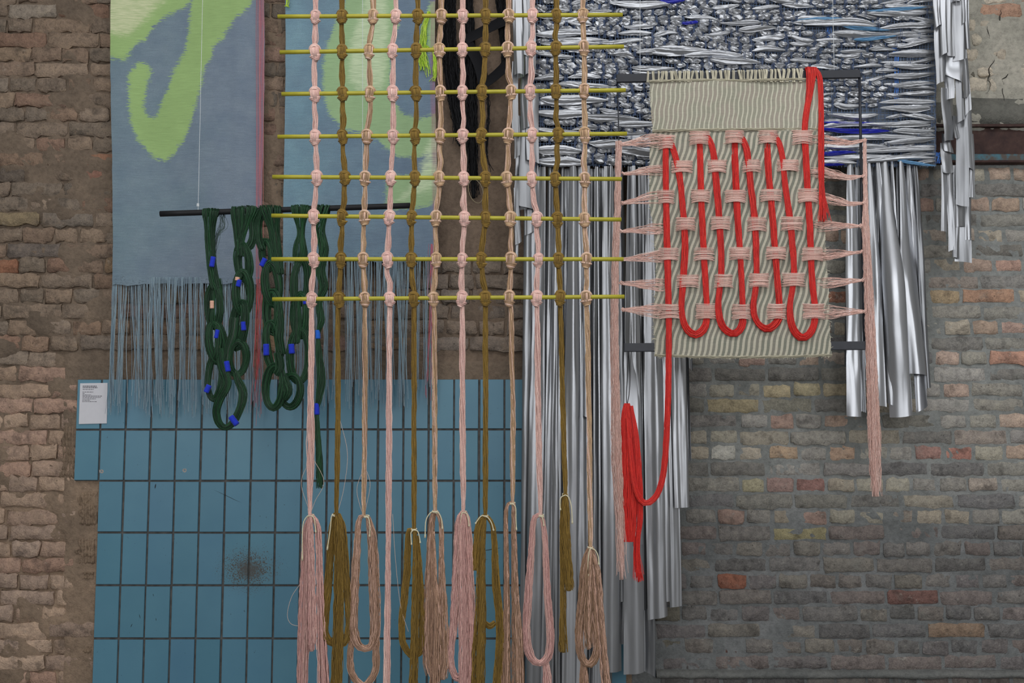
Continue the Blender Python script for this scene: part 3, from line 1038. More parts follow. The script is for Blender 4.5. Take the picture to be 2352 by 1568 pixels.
# ------------------------------------------------------------------ black yarn hanging
YB = -0.085
bk = thing('black_yarn_hanging', tuple(P(1080, 430, YB)), 'black yarn and ribbon hanging on dark plaster right of the sky blue panel', 'textile')
C_BLK = [(0.008, 0.008, 0.009), (0.012, 0.012, 0.013), (0.018, 0.018, 0.02)]
for ctrl, n in (([(1030, -30, 18), (1030, 80, 17), (1036, 150, 18), (1042, 220, 14), (1052, 300, 9), (1058, 335, 6)], 90),
                ([(1075, -30, 10), (1078, 90, 13), (1082, 200, 13), (1084, 320, 13), (1086, 400, 11), (1088, 455, 8)], 80),
                ([(1150, -30, 14), (1152, 40, 10), (1158, 120, 6), (1160, 160, 4)], 50),
                ([(1120, 205, 3), (1122, 260, 2.5), (1118, 330, 2), (1122, 370, 2), (1134, 392, 1)], 10)):
    mb = MB(); bundle(mb, ctrl, YB, n, 0.8, C_BLK, wig=1.6, endvar=0.35, fray=7, colvar=0.3)
    mb.build('yarn_bundle', M_BLACKY, bk, kind='stuff')


def ribbon_flat(mb, pts, hw, y, col):
    s = spline(pts, 18)
    tg = np.gradient(s, axis=0); tg /= np.linalg.norm(tg, axis=1, keepdims=True)
    nrm = np.stack([-tg[:, 1], tg[:, 0]], 1)
    a = P(s[:, 0] + nrm[:, 0] * hw, s[:, 1] + nrm[:, 1] * hw, y); b = P(s[:, 0] - nrm[:, 0] * hw, s[:, 1] - nrm[:, 1] * hw, y)
    a[:, 1] -= 0.006 * np.sin(np.linspace(0, 5, 18))
    back = np.array([0, 0.003, 0])
    mb.grid(np.stack([a, b, b + back, a + back, a]), col)


for pts, hw in (([(1068, 92), (1100, 76), (1130, 60), (1160, 46)], 11), ([(1074, 100), (1092, 130), (1104, 160), (1112, 196)], 13), ([(1106, 196), (1130, 180), (1150, 162), (1166, 146)], 11)):
    mb = MB(); ribbon_flat(mb, pts, hw, YB - 0.035, (0.012, 0.012, 0.014))
    mb.build('ribbon', M_BLACKY, bk)
mb = MB(); a = np.linspace(0, 2 * math.pi, 25)
lp = P(1093 + 17 * np.cos(a), 439 + 27 * np.sin(a + 0.3), YB - 0.03)
mb.tubes(lp, 0.7 * ppx(YB), S(150, 138, 110), sides=4); mb.build('loose_thread', M_PINKY, bk, label='thin tan thread loop')

# ------------------------------------------------------------------ silver foil tapestry
YS = -0.24
ft = thing('foil_tapestry', tuple(P(1680, 390, YS)), 'large woven tapestry of crumpled silver foil with long silver strip fringes', 'textile')
C_SIL = np.array(S(168, 172, 180)) * 0 + np.array((0.44, 0.45, 0.475))
# added sheet filling the gaps behind the net, near-black at left to grey
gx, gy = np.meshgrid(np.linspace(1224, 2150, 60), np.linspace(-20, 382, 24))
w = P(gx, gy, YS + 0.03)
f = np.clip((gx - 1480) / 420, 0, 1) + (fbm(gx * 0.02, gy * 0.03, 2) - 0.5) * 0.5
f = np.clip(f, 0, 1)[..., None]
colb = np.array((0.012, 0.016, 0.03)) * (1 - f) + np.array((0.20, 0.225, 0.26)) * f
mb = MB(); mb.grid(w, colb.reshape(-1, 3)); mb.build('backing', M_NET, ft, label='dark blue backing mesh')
mb = MB()
rg = np.random.default_rng(12)
for x in np.arange(1226, 2150, 7.2):
    hx = x + rg.normal(0, 0.6)
    w = P(hx + np.cumsum(rg.normal(0, 0.5, 16)) * 0.5, np.linspace(-20, 384, 16), YS - 0.001)
    mb.tubes(w, 0.8 * ppx(YS), np.array(S(104, 124, 156)) * rg.uniform(0.5, 1.15), sides=3)
for yv in np.arange(-16, 384, 7.2):
    w = P(np.linspace(1226, 2148, 20), yv + np.cumsum(rg.normal(0, 0.3, 20)), YS + 0.001)
    mb.tubes(w, 0.7 * ppx(YS), np.array(S(104, 124, 156)) * rg.uniform(0.5, 1.1), sides=3)
for (bx, by0, by1) in ((2050, 90, 130), (2055, 130, 250), (2150, 350, 375), (1900, 60, 90)):
    for k in range(4):
        w = P(bx + k * 3 + rg.normal(0, 1, 8), np.linspace(by0, by1, 8), YS - 0.006)
        mb.tubes(w, 1.0 * ppx(YS), S(56, 110, 190), sides=3)
mb.build('net', M_NET, ft, kind='stuff', label='blue net threads')


def foil_piece(mb, cx, cy, hw, hh, y, col, rg, crease=1.0, puff=1.0, lean=0.0):
    nx = int(np.clip(hw / 2.0, 6, 26)); nz = 6 if hw <= 24 else 12
    a = np.linspace(-1, 1, nx); b = np.linspace(-1, 1, nz)
    A, B = np.meshgrid(a, b)
    sk = rg.uniform(-0.5, 0.5) if hw > 24 else 0.0
    prof = (1 - np.abs(A) ** 2.4) ** (0.55 if hw <= 24 else 0.8) * (1 + sk * A) * 0.92 + 0.06
    nse = rg.normal(0, 1, A.shape)
    X = cx + hw * A + rg.normal(0, 0.05, A.shape) * min(hw, 14)
    Z = cy + hh * prof * B + lean * A + rg.normal(0, 0.10 if hw <= 24 else 0.035, A.shape) * hh * prof
    u = ppx(y)
    Yd = (np.cos(B * 1.45) * prof * hh * 0.75 * puff + nse * hh * 0.19 * crease * prof) * u
    if hw > 24:
        f1, f2 = rg.uniform(5, 8), rg.uniform(9, 13)
        Yd = Yd + hh * u * (0.20 * np.sin(B * f1 + A * rg.uniform(-3, 3) + rg.uniform(0, 6)) + 0.11 * np.sin(B * f2 + A * rg.uniform(-4, 4) + rg.uniform(0, 6))) * prof
        Z = Z + rg.normal(0, 0.35) * hh * (1 - A * A) + hh * 0.16 * np.sin(A * 3 + rg.uniform(0, 6)) * prof
    w = P(X, Z, y); w[..., 1] -= Yd
    mb.grid(w, col)


C_FOIL = C_SIL * 1.18
pieces = []   # (size, cx, cy, hw, hh, col, kind)
rg = np.random.default_rng(77)
BLUE = np.array(S(26, 34, 150)); LBLUE = np.array(S(88, 132, 168))
strips = [(1300, 78, 75, 9), (1340, 90, 60, 7), (1240, 20, 40, 8), (1420, 95, 60, 6), (1270, 125, 60, 6), (1560, 118, 72, 12), (1640, 128, 70, 9), (1500, 120, 40, 8), (1690, 140, 60, 9),
          (1470, 8, 70, 10), (1320, 228, 80, 12), (1290, 260, 75, 10), (1400, 270, 70, 10), (1470, 282, 60, 8), (1280, 300, 60, 8), (1280, 345, 58, 12), (1290, 372, 60, 12),
          (1240, 200, 35, 9), (1340, 195, 60, 7), (1260, 180, 50, 8), (1500, 155, 50, 7), (1310, 100, 70, 7), (1400, 325, 50, 12), (1470, 345, 60, 12), (1560, 335, 70, 10),
          (1930, 58, 85, 11), (1990, 76, 80, 11), (1860, 50, 40, 6), (2060, 30, 70, 8), (2080, 62, 60, 9), (1740, 66, 45, 8), (1700, 52, 50, 6), (2110, 100, 45, 7), (2100, 122, 55, 7),
          (2110, 150, 50, 8), (2100, 172, 60, 8), (2110, 195, 50, 7), (2120, 215, 44, 7), (2090, 235, 66, 8), (2080, 248, 60, 10), (1960, 262, 60, 9), (2120, 268, 40, 7),
          (2060, 285, 80, 8), (1950, 290, 70, 7), (2110, 300, 50, 8), (2000, 315, 110, 8), (2090, 322, 60, 9), (1960, 335, 80, 9), (2060, 345, 90, 9), (1980, 360, 90, 9), (2070, 366, 80, 8),
          (1920, 372, 50, 8), (2120, 340, 40, 8), (1600, 210, 60, 9), (1700, 230, 70, 9), (1800, 210, 70, 8), (1850, 255, 60, 8), (1760, 300, 70, 10), (1650, 350, 80, 10), (1750, 365, 70, 9), (1840, 340, 60, 9)]
for (cx, cy, hw, hh) in strips:
    if cx > 1900: hh = hh * 0.82
    pieces.append((hw * 3, cx, cy, hw, hh, C_FOIL * rg.uniform(0.8, 1.08), 's'))
for (cx, cy, hw, hh, c) in ((1545, 0, 30, 5, BLUE), (1585, 52, 20, 4, BLUE), (1965, 283, 75, 4, BLUE), (1960, 298, 85, 6, BLUE), (1925, 352, 45, 5, BLUE), (1910, 376, 32, 6, BLUE),
                            (1900, 46, 70, 5, LBLUE), (1985, 62, 60, 6, LBLUE), (2010, 86, 50, 5, LBLUE), (2060, 20, 70, 4, LBLUE), (2100, 372, 50, 4, LBLUE)):
    pieces.append((500, cx, cy, hw, hh, c, 'b'))
row = 0
yv = -10.0
while yv < 382:
    x = 1226 + (row % 2) * 15 + rg.normal(0, 3)
    while x < 2150:
        k = np.clip((x - 1650) / 450, 0, 1)
        hw = rg.uniform(12, 17) if rg.uniform() > 0.16 else rg.uniform(20, 42)
        hh = rg.uniform(6.0, 8.8) * (1 - 0.36 * k)
        if x > 2020: hw = rg.uniform(20, 60); hh = rg.uniform(4.2, 6.4)
        cx = x + hw
        x += hw * 2 + rg.uniform(-1, 3)
        if any(abs(cx - s[0]) < s[2] * 0.86 and abs(yv - s[1]) < s[3] for s in strips): continue
        pieces.append((hw * 2 + hh, cx, yv + rg.normal(0, 1.6), hw, hh, C_FOIL * rg.uniform(0.75, 1.12) * (1 - 0.10 * k), 't'))
    yv += rg.uniform(11.8, 13.8)
    row += 1
pieces.sort(key=lambda q: -q[0])
rest = MB(); ties = MB()
for i, (sz, cx, cy, hw, hh, col, kd) in enumerate(pieces):
    yy = YS - 0.006 - rg.uniform(0, 0.006) - (0.012 if kd != 't' else 0)
    if cx - hw < 1222: hw = max(8, cx - 1222)
    if cx + hw > 2150: cx = 2150 - hw
    tgt = MB() if i < 290 else rest
    long = hw > 24
    foil_piece(tgt, cx, cy, hw, hh, yy, col, rg, crease=(0.14 if long else 1.1), puff=1.0, lean=rg.normal(0, 3 if long else 1.2))
    if i < 290:
        if kd == 'b': tgt.build('plastic_strip', M_BLUEPL, ft, False, label='blue plastic strip')
        else: tgt.build('foil_strip', M_FOIL, ft, long)
    for e in (-1, 1):
        for q in range(2):
            xx = min(cx + e * (hw + 1) + q * 3 - 2, 2149)
            w = P(xx + rg.normal(0, 0.6, 4), np.linspace(cy - hh * 1.2, cy + hh * 1.2, 4), yy - hh * 0.25 * ppx(YS))
            ties.tubes(w, 0.6 * ppx(YS), np.array(S(84, 100, 134)) * rg.uniform(0.3, 1.1), sides=3)
rest.build('foil_tufts', M_FOIL, ft, False, kind='stuff')
ties.build('binding_threads', M_NET, ft, kind='stuff')


def vinyl(root, name, x0, y0, x1, y1, w0, w1, dy, rg, curl=None, shade=1.0, flap=False):
    """a hanging strip of silver vinyl with a curled cross-section"""
    R = int(np.clip((y1 - y0) / 22, 7, 40)); C = 17
    if curl is None: curl = rg.choice([-1.5, -1.2, 1.3, 1.6, 2.0, 1.1, 1.8])
    t_ = np.linspace(0, 1, R)[:, None]; a = np.linspace(-1, 1, C)[None]
    wd = (w0 + (w1 - w0) * np.clip(t_ * 2.2, 0, 1) ** 0.8) / 2
    cl = curl * (0.75 + 0.25 * np.sin(t_ * 5 + rg.uniform(0, 6)))
    ang = a * np.abs(cl) / 1.0
    lx = np.sin(ang) / np.sin(np.minimum(np.abs(cl), 1.5)) * wd
    ly = np.sign(curl) * (np.cos(ang) - np.cos(cl)) * wd * 0.8
    rot = rg.normal(0, 0.34 if flap else 0.25) + (0.08 if flap else 0.2) * np.sin(t_ * 3 + rg.uniform(0, 6))
    lx, ly = lx * np.cos(rot) - ly * np.sin(rot) * 0.6, lx * np.sin(rot) + ly * np.cos(rot)
    cx = x0 + (x1 - x0) * t_ + 1.6 * np.sin(t_ * 4 + rg.uniform(0, 6))
    ye = y0 + (y1 - y0) * t_ + (a * rg.normal(0, 4) + 2 * rg.normal(0, 1) * a * a) * (t_ > 0.99)
    # lengthwise folds
    q1, q2 = rg.uniform(0, 6, 2); kf = rg.uniform(1.4, 3.0) if flap else rg.uniform(2.2, 4.6)
    ly = ly + wd * (0.075 if flap else 0.125) * np.sin(a * kf + q1 + 0.8 * np.sin(t_ * 4 + q2)) + wd * 0.035 * np.sin(a * kf * 2.3 + q2 + 2 * t_)
    # small dents
    ly = ly + (fbm(t_ * R / 3 + rg.uniform(0, 50), a * 2 + 9, 4, 2) - 0.5) * 3.0
    w = P(cx + lx, ye + 0 * lx, YS)
    w[..., 1] -= (ly + dy) * ppx(YS)
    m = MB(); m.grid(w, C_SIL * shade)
    m.build(name, M_VINYL, root)


rg = np.random.default_rng(5)
# fringe under the left half: back layer, then the strips that show
for x in np.arange(1210, 1440, 17):
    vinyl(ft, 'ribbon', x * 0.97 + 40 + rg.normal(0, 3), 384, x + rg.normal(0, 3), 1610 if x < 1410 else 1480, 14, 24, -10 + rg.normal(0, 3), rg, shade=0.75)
for (x0, x1, y1, w0, w1, dy, sh) in ((1245, 1222, 1620, 16, 36, 2, .8), (1262, 1246, 1620, 9, 18, 0, .9), (1276, 1264, 1620, 8, 18, 4, .8), (1292, 1284, 1620, 8, 18, 2, .7), (1315, 1310, 1620, 16, 40, 8, 1.05),
                                     (1335, 1340, 1452, 10, 26, 5, .95), (1330, 1330, 1620, 10, 40, 0, 1.0), (1352, 1362, 1300, 8, 20, 2, .8), (1372, 1372, 1590, 9, 26, 6, 1.0), (1395, 1405, 1540, 14, 48, 8, 1.0), (1425, 1432, 1380, 10, 26, 0, .7),
                                     (1447, 1456, 1546, 14, 46, 6, 1.0), (1470, 1480, 1400, 10, 22, 0, .7), (1480, 1490, 1548, 10, 30, 2, .9), (1495, 1508, 1418, 16, 46, 8, .95), (1515, 1530, 1380, 9, 18, 2, 1.0),
                                     (1530, 1551, 1394, 12, 32, 5, 1.05), (1548, 1566, 1165, 14, 36, 8, 1.1), (1560, 1580, 1056, 10, 18, 3, .6), (1575, 1584, 846, 8, 12, 0, 1.1), (1455, 1462, 1250, 10, 26, 9, 1.0),
                                     (1405, 1400, 1180, 8, 22, 10, 1.1), (1350, 1348, 960, 8, 20, 10, 1.0)):
    vinyl(ft, 'ribbon', x0, 384, x1, y1, w0, w1, dy, rg, shade=sh)
# fringe under the right end
for x in np.arange(1946, 2112, 13):
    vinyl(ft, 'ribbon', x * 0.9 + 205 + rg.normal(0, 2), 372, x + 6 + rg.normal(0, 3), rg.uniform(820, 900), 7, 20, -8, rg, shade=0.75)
for (x0, x1, y1, w0, w1, dy, sh) in ((1950, 1962, 957, 12, 36, 6, 1.0), (1966, 1982, 945, 8, 14, 2, .9), (1992, 2016, 932, 10, 40, 4, 1.05), (2030, 2066, 958, 14, 50, 8, 1.1), (2044, 2078, 846, 6, 9, 9, 1.25),
                                     (2066, 2105, 860, 12, 42, 9, .95), (2084, 2118, 942, 8, 24, 2, 1.1), (2100, 2131, 892, 10, 16, 0, .5), (1978, 1996, 820, 8, 16, 8, 1.05), (2012, 2040, 700, 8, 14, 9, 1.2),
                                     (2022, 2046, 930, 8, 18, 2, .8)):
    vinyl(ft, 'ribbon', x0, 372, x1, y1, w0, w1, dy, rg, shade=sh)
# overlapping flaps along both edges
for (cx, w, ya, yb_) in ((2137, 14, -30, 78), (2152, 16, -30, 140), (2175, 26, -40, 23), (2167, 18, -10, 145), (2188, 30, 10, 153), (2196, 12, -20, 70), (2206, 12, -20, 128), (2147, 22, 60, 200), (2178, 40, 130, 190),
                         (2172, 22, 170, 235), (2172, 40, 210, 328), (2195, 16, 140, 286), (2208, 20, 130, 232), (2192, 14, 270, 322), (2213, 14, 180, 265), (2174, 24, 310, 352), (2174, 27, 330, 400),
                         (2206, 28, 270, 476), (2222, 18, 240, 392), (2229, 14, 310, 455), (2169, 14, 380, 532), (2184, 14, 380, 575), (2196, 16, 380, 592), (2213, 38, 440, 601), (2208, 28, 390, 520), (2226, 16, 420, 550),
                         (1190, 22, -30, 186), (1205, 14, -30, 142), (1216, 26, -40, 182), (1196, 24, 70, 190), (1184, 16, 150, 320), (1206, 22, 170, 302), (1224, 30, 205, 376), (1190, 20, 270, 362), (1210, 34, 280, 480),
                         (1195, 26, 340, 402), (1216, 24, 380, 536), (1190, 14, 380, 560), (1201, 26, 370, 482), (1231, 18, 360, 500), (1186, 10, 430, 600)):
    vinyl(ft, 'flap', cx - 1 + (0 if cx < 1500 else -3), ya, cx, yb_, w * 0.9, w, 42 - ya / 9.0 + rg.uniform(0, 3), rg, curl=rg.choice([0.6, 0.8, 1.0, 0.7, 1.1]), shade=rg.uniform(0.7, 1.0), flap=True)

# ------------------------------------------------------------------ green yarn chains on a black rod
YG = -0.80
def rod_mesh(a, b, y, rpx, bevel=True):
    p0 = P(*a, y); p1 = P(*b, y)
    m = MB()
    tt = np.array([0, 0.002, 0.003, 0.997, 0.998, 1.0])
    pth = p0 + (p1 - p0) * np.linspace(0, 1, 14)[:, None]
    m.tubes(pth, rpx * ppx(y), (0.5, 0.5, 0.5), sides=12)
    return m


def line_mesh(x0, y0, x1, y1, y):
    m = MB()
    m.tubes(P(np.linspace(x0, x1, 6), np.linspace(y0, y1, 6), y), 0.55 * ppx(y), (0.8, 0.8, 0.8), sides=4)
    return m


hr = thing('hanging_rod', tuple(P(655, 482, YG)), 'thin black rod hung on a nylon line carrying the green yarn chains', 'rod')
rod_mesh((368, 491), (942, 472), YG, 6.8).build('rod', M_BLACKROD, hr, True)
line_mesh(466, -30, 455, 484, YG).build('hanging_line', M_LINE, hr)
line_mesh(833, -30, 833, 476, YG).build('hanging_line', M_LINE, hr)
mb = MB(); bundle(mb, [(455, 467, 1.8), (455, 474, 1.8)], YG, 4, 1.2, [S(210, 215, 220)]); mb.build('line_knot', M_LINE, hr)


def green(root, name, ctrl, n=46, closed=False, **kw):
    m = MB()
    bundle(m, ctrl, YG, int(n * 1.6), 0.68, C_GREEN, sides=3, horiz=any(q[3] <= -9 for q in ctrl if len(q) > 3 and q[1] < 500), endvar=0.0 if closed else kw.pop('endvar', 0.07), closed=closed, wig=0.35, flat=0.75, coredark=0.6, colvar=0.09, **kw)
    return m.build(name, M_SATIN, root, kind='stuff')


def wrap(root, cx, cy, hw, hl, ang, col, label, dy=6.0):
    u = ppx(YG); a = math.radians(ang)
    c = P(cx, cy, YG); c[1] -= dy * u
    ax = np.array([math.cos(a), 0, -math.sin(a)])
    m = MB()
    tt = np.linspace(-1, 1, 9)
    pth = c + ax[None] * tt[:, None] * hl * u
    m.tubes(pth, hw * u * (1 + 0.05 * np.cos(tt * 15)), col, sides=10)
    m.build('wrap', M_PINKY, root, label=label)


BLW = S(26, 48, 176); PKW = S(206, 160, 138)
ch1 = thing('yarn_chain', tuple(P(520, 985, YG)), 'dark green yarn chain looped over the left part of the black rod', 'yarn', 'green yarn chains')
green(ch1, 'drape', [(486, 496, 12, -9), (486, 486, 17, -9), (487, 477, 19, 0), (486, 490, 19, 10), (484, 520, 13, 7), (483, 565, 11, 2), (487, 610, 11, 2), (494, 650, 12, 4), (500, 668, 10, 4)], 70)
green(ch1, 'drape', [(500, 640, 9, 0), (505, 680, 9, 3), (508, 720, 9, 3)], 30)
green(ch1, 'link', link(491, 704, 15.5, 47, 0, 7, 0.4, 8.5), closed=True)
green(ch1, 'link', [(491, 668, 5, 5), (490, 705, 6.5, 9), (488, 735, 9, 8), (492, 755, 7, 4)], 30)
green(ch1, 'link', link(497, 786, 16, 46, 4, 7, 2.2, 8.5), closed=True)
green(ch1, 'link', [(500, 750, 6, 6), (503, 780, 7, 8), (500, 810, 8, 8), (495, 824, 8, 4)], 30)
green(ch1, 'link', link(494, 866, 18, 50, -4, 7, 0.2, 7.5), closed=True)
green(ch1, 'link', [(506, 800, 9, 2), (512, 840, 11, 8), (524, 880, 11, 10), (508, 915, 10, 10), (499, 945, 9, 8), (505, 972, 8, 5), (520, 982, 7, 4), (538, 968, 8, 3), (555, 930, 9, 2), (558, 900, 10, 0),
                     (546, 870, 8, 0), (540, 850, 6, 0)], 60)
green(ch1, 'drape', [(546, 496, 13, -9), (546, 484, 14, -9), (547, 474, 15, 0), (546, 486, 15, 10), (548, 520, 13, 7), (551, 560, 12, 3), (553, 590, 10, 3)], 60)
green(ch1, 'drape', [(585, 494, 14, -9), (570, 474, 20, 0), (572, 486, 20, 10), (566, 515, 11, 9), (557, 545, 9, 6), (552, 575, 8, 4)], 60)
green(ch1, 'drape', [(596, 482, 8, 9), (582, 510, 9, 4), (582, 545, 9, 4), (572, 568, 10, 2), (558, 565, 8, 0)], 40)
green(ch1, 'link', link(559, 602, 14, 40, 2, 7, 1.0, 9), closed=True)
green(ch1, 'link', link(558, 672, 15, 48, 0, 7, 2.6, 9.5), closed=True)
green(ch1, 'link', link(549, 746, 14, 52, -7, 7, 0.6, 10), closed=True)
green(ch1, 'link', link(546, 822, 19, 38, -3, 7, 2.4, 8.5), closed=True)
green(ch1, 'link', [(543, 730, 11, 8), (538, 770, 11, 9), (528, 800, 9, 9), (524, 835, 8, 8), (530, 852, 7, 4)], 40)
for (x, y, hw, hl, a, c, lb) in ((491, 603, 6, 12, -82, BLW, 0), (490, 701, 5, 9, 88, PKW, 1), (501, 768, 5, 10, -80, BLW, 0), (480, 893, 6.5, 9, -65, BLW, 0), (540, 966, 7, 12, 52, BLW, 0),
                                 (548, 642, 5.5, 4, -85, PKW, 1), (551, 652, 6, 8, -78, BLW, 0), (562, 750, 6, 10, 85, BLW, 0), (525, 842, 6.5, 12, 80, BLW, 0)):
    wrap(ch1, x, y, hw, hl, a, c, 'pale pink thread wrap' if lb else 'bright blue thread wrap', 11)
mb = MB()   # loose threads behind the drape
rg = np.random.default_rng(14)
for k in range(16):
    p = spline([(500 + rg.uniform(0, 20), 488), (510 + rg.normal(0, 5), 520), (497 + rg.normal(0, 3), 548), (492 + rg.normal(0, 3), 600)], 14)
    mb.tubes(P(p[:, 0], p[:, 1], YG + 0.01), 0.5 * ppx(YG), S(60, 76, 74), sides=3)
mb.build('loose_threads', M_SATIN, ch1, kind='stuff')
ch2 = thing('yarn_chain', tuple(P(640, 940, YG)), 'dark green yarn chain hanging behind the left ends of the olive rods', 'yarn', 'green yarn chains')
green(ch2, 'drape', [(625, 496, 20, -9), (622, 484, 26, -9), (620, 473, 28, 0), (624, 486, 26, 10), (630, 525, 15, 8), (634, 560, 13, 4), (640, 600, 11, 4), (644, 630, 10, 3)], 80)
green(ch2, 'drape', [(604, 486, 8, 8), (594, 520, 8, 2), (596, 555, 9, 2), (604, 575, 8, 2)], 36)
green(ch2, 'link', link(613, 586, 12, 34, 2, 6, 0.5, 7.5), closed=True)
green(ch2, 'link', link(625, 652, 15, 48, 3, 7, 2.4, 9.5), closed=True)
green(ch2, 'link', link(626, 716, 15, 46, 0, 7, 0.5, 10), closed=True)
green(ch2, 'link', [(640, 690, 9, 6), (646, 740, 9, 8), (644, 780, 10, 8), (650, 815, 9, 6)], 40)
green(ch2, 'link', link(627, 795, 14, 54, 4, 7, 2.2, 9), closed=True)
green(ch2, 'link', link(630, 888, 21, 48, -3, 7, 0.4, 9), closed=True)
green(ch2, 'link', [(640, 810, 10, 6), (645, 845, 10, 9), (636, 862, 9, 8)], 36)
green(ch2, 'drape', [(694, 496, 14, -9), (692, 482, 22, -9), (692, 472, 24, 0), (692, 484, 23, 10), (692, 515, 12, 8), (692, 540, 9, 5), (690, 560, 14, 5), (690, 585, 18, 4), (688, 606, 14, 2)], 70)
green(ch2, 'link', link(691, 648, 15, 50, -4, 7, 2.8, 9), closed=True)
green(ch2, 'link', link(690, 724, 16, 48, -2, 7, 0.6, 9.5), closed=True)
green(ch2, 'link', [(683, 690, 9, 6), (684, 740, 10, 8), (682, 790, 9, 8)], 36)
green(ch2, 'link', link(688, 816, 21, 60, -3, 7, 2.2, 8.5), closed=True)
green(ch2, 'link', link(668, 898, 23, 36, -3, 7, 0.4, 8), closed=True)
green(ch2, 'link', [(652, 860, 6, 4), (658, 880, 12, 9), (664, 900, 11, 10), (655, 918, 7, 6)], 36)
for (x, y, hw, hl, a, c, lb) in ((607, 604, 6, 10, -65, BLW, 0), (614, 804, 7, 13, 88, BLW, 0), (672, 802, 7, 11, 85, BLW, 0), (703, 692, 6, 8, 80, BLW, 0)):
    wrap(ch2, x, y, hw, hl, a, c, 'bright blue thread wrap', 11)
tl = thing('yarn_tail', tuple(P(732, 1110, YG)), 'loose dark green yarn tail with two blue wraps beside the first pink cord', 'yarn')
green(tl, 'strand', [(742, 494, 13, -9), (742, 482, 17, -9), (742, 471, 18, 0), (740, 484, 17, 10), (735, 530, 13, 6), (744, 575, 12, 4), (736, 620, 12, 4), (744, 660, 11, 3), (733, 695, 8, 3), (738, 735, 9, 2),
                     (731, 768, 4, 0), (733, 810, 7, 0), (738, 870, 10, 0), (733, 915, 8, 0), (728, 940, 4.5, 0), (729, 985, 6, 0), (733, 1050, 6, 0), (735, 1122, 5, 0)], 60, twist=1.3, endvar=0.06, fray=3)
wrap(tl, 730, 768, 6, 10, 88, S(34, 92, 190), 'bright blue thread wrap', 0); wrap(tl, 728, 939, 6, 13, 88, BLW, 'bright blue thread wrap', 0)

# ------------------------------------------------------------------ knotted grid of olive rods and yarn cords
YK = -1.60
UK = ppx(YK)
RODS = [((638, 38), (1430, 34)), ((643, 120), (1433, 107)), ((647, 216), (1437, 207)), ((638, 314), (1440, 307)), ((626, 406), (1428, 411)), ((624, 495), (1427, 504)), ((624, 595), (1432, 595)),
        ((626, 687), (1434, 681))]
kg = thing('knotted_grid', tuple(P(1030, 1560, YK)), 'tall grid of olive rods joined by knotted pink, ochre and tan yarn cords', 'textile')
for a, b in RODS:
    rod_mesh(a, b, YK, 4.9).build('rod', M_ROD, kg)
CX = [[725, 723, 723, 724, 727.5, 720.5, 720.5, 716], [785.6, 786, 786.5, 786.5, 792, 786.5, 783, 778.5], [857.6, 848, 850, 843, 839, 837.5, 834, 837.5], [910, 902, 902, 903, 898, 895, 890, 895],
      [959.7, 956, 955, 953, 953, 946, 945, 951], [1014, 1009, 1012, 1011, 1009, 1001, 1002, 995], [1063, 1062, 1062, 1063, 1065, 1067, 1062, 1061], [1115.6, 1115, 1107, 1106, 1115, 1115.6, 1106, 1115],
      [1168.6, 1166, 1174, 1167.6, 1164, 1172, 1174, 1170], [1223.4, 1219.6, 1217.7, 1222, 1221, 1233, 1236, 1233], [1278, 1277, 1277, 1282, 1275, 1280, 1283, 1287], [1339, 1341, 1342, 1343, 1343, 1343, 1347, 1346]]
KIND = 'potpotptopot'.replace(' ', '')
KIND = ['p', 'o', 't', 'p', 'o', 't', 'p', 'o', 't', 'p', 'o', 't']
COLS = {'p': C_PINK, 'o': C_OCHRE, 't': C_TAN}
NAMEK = {'p': 'pink', 'o': 'ochre', 't': 'tan and pink'}


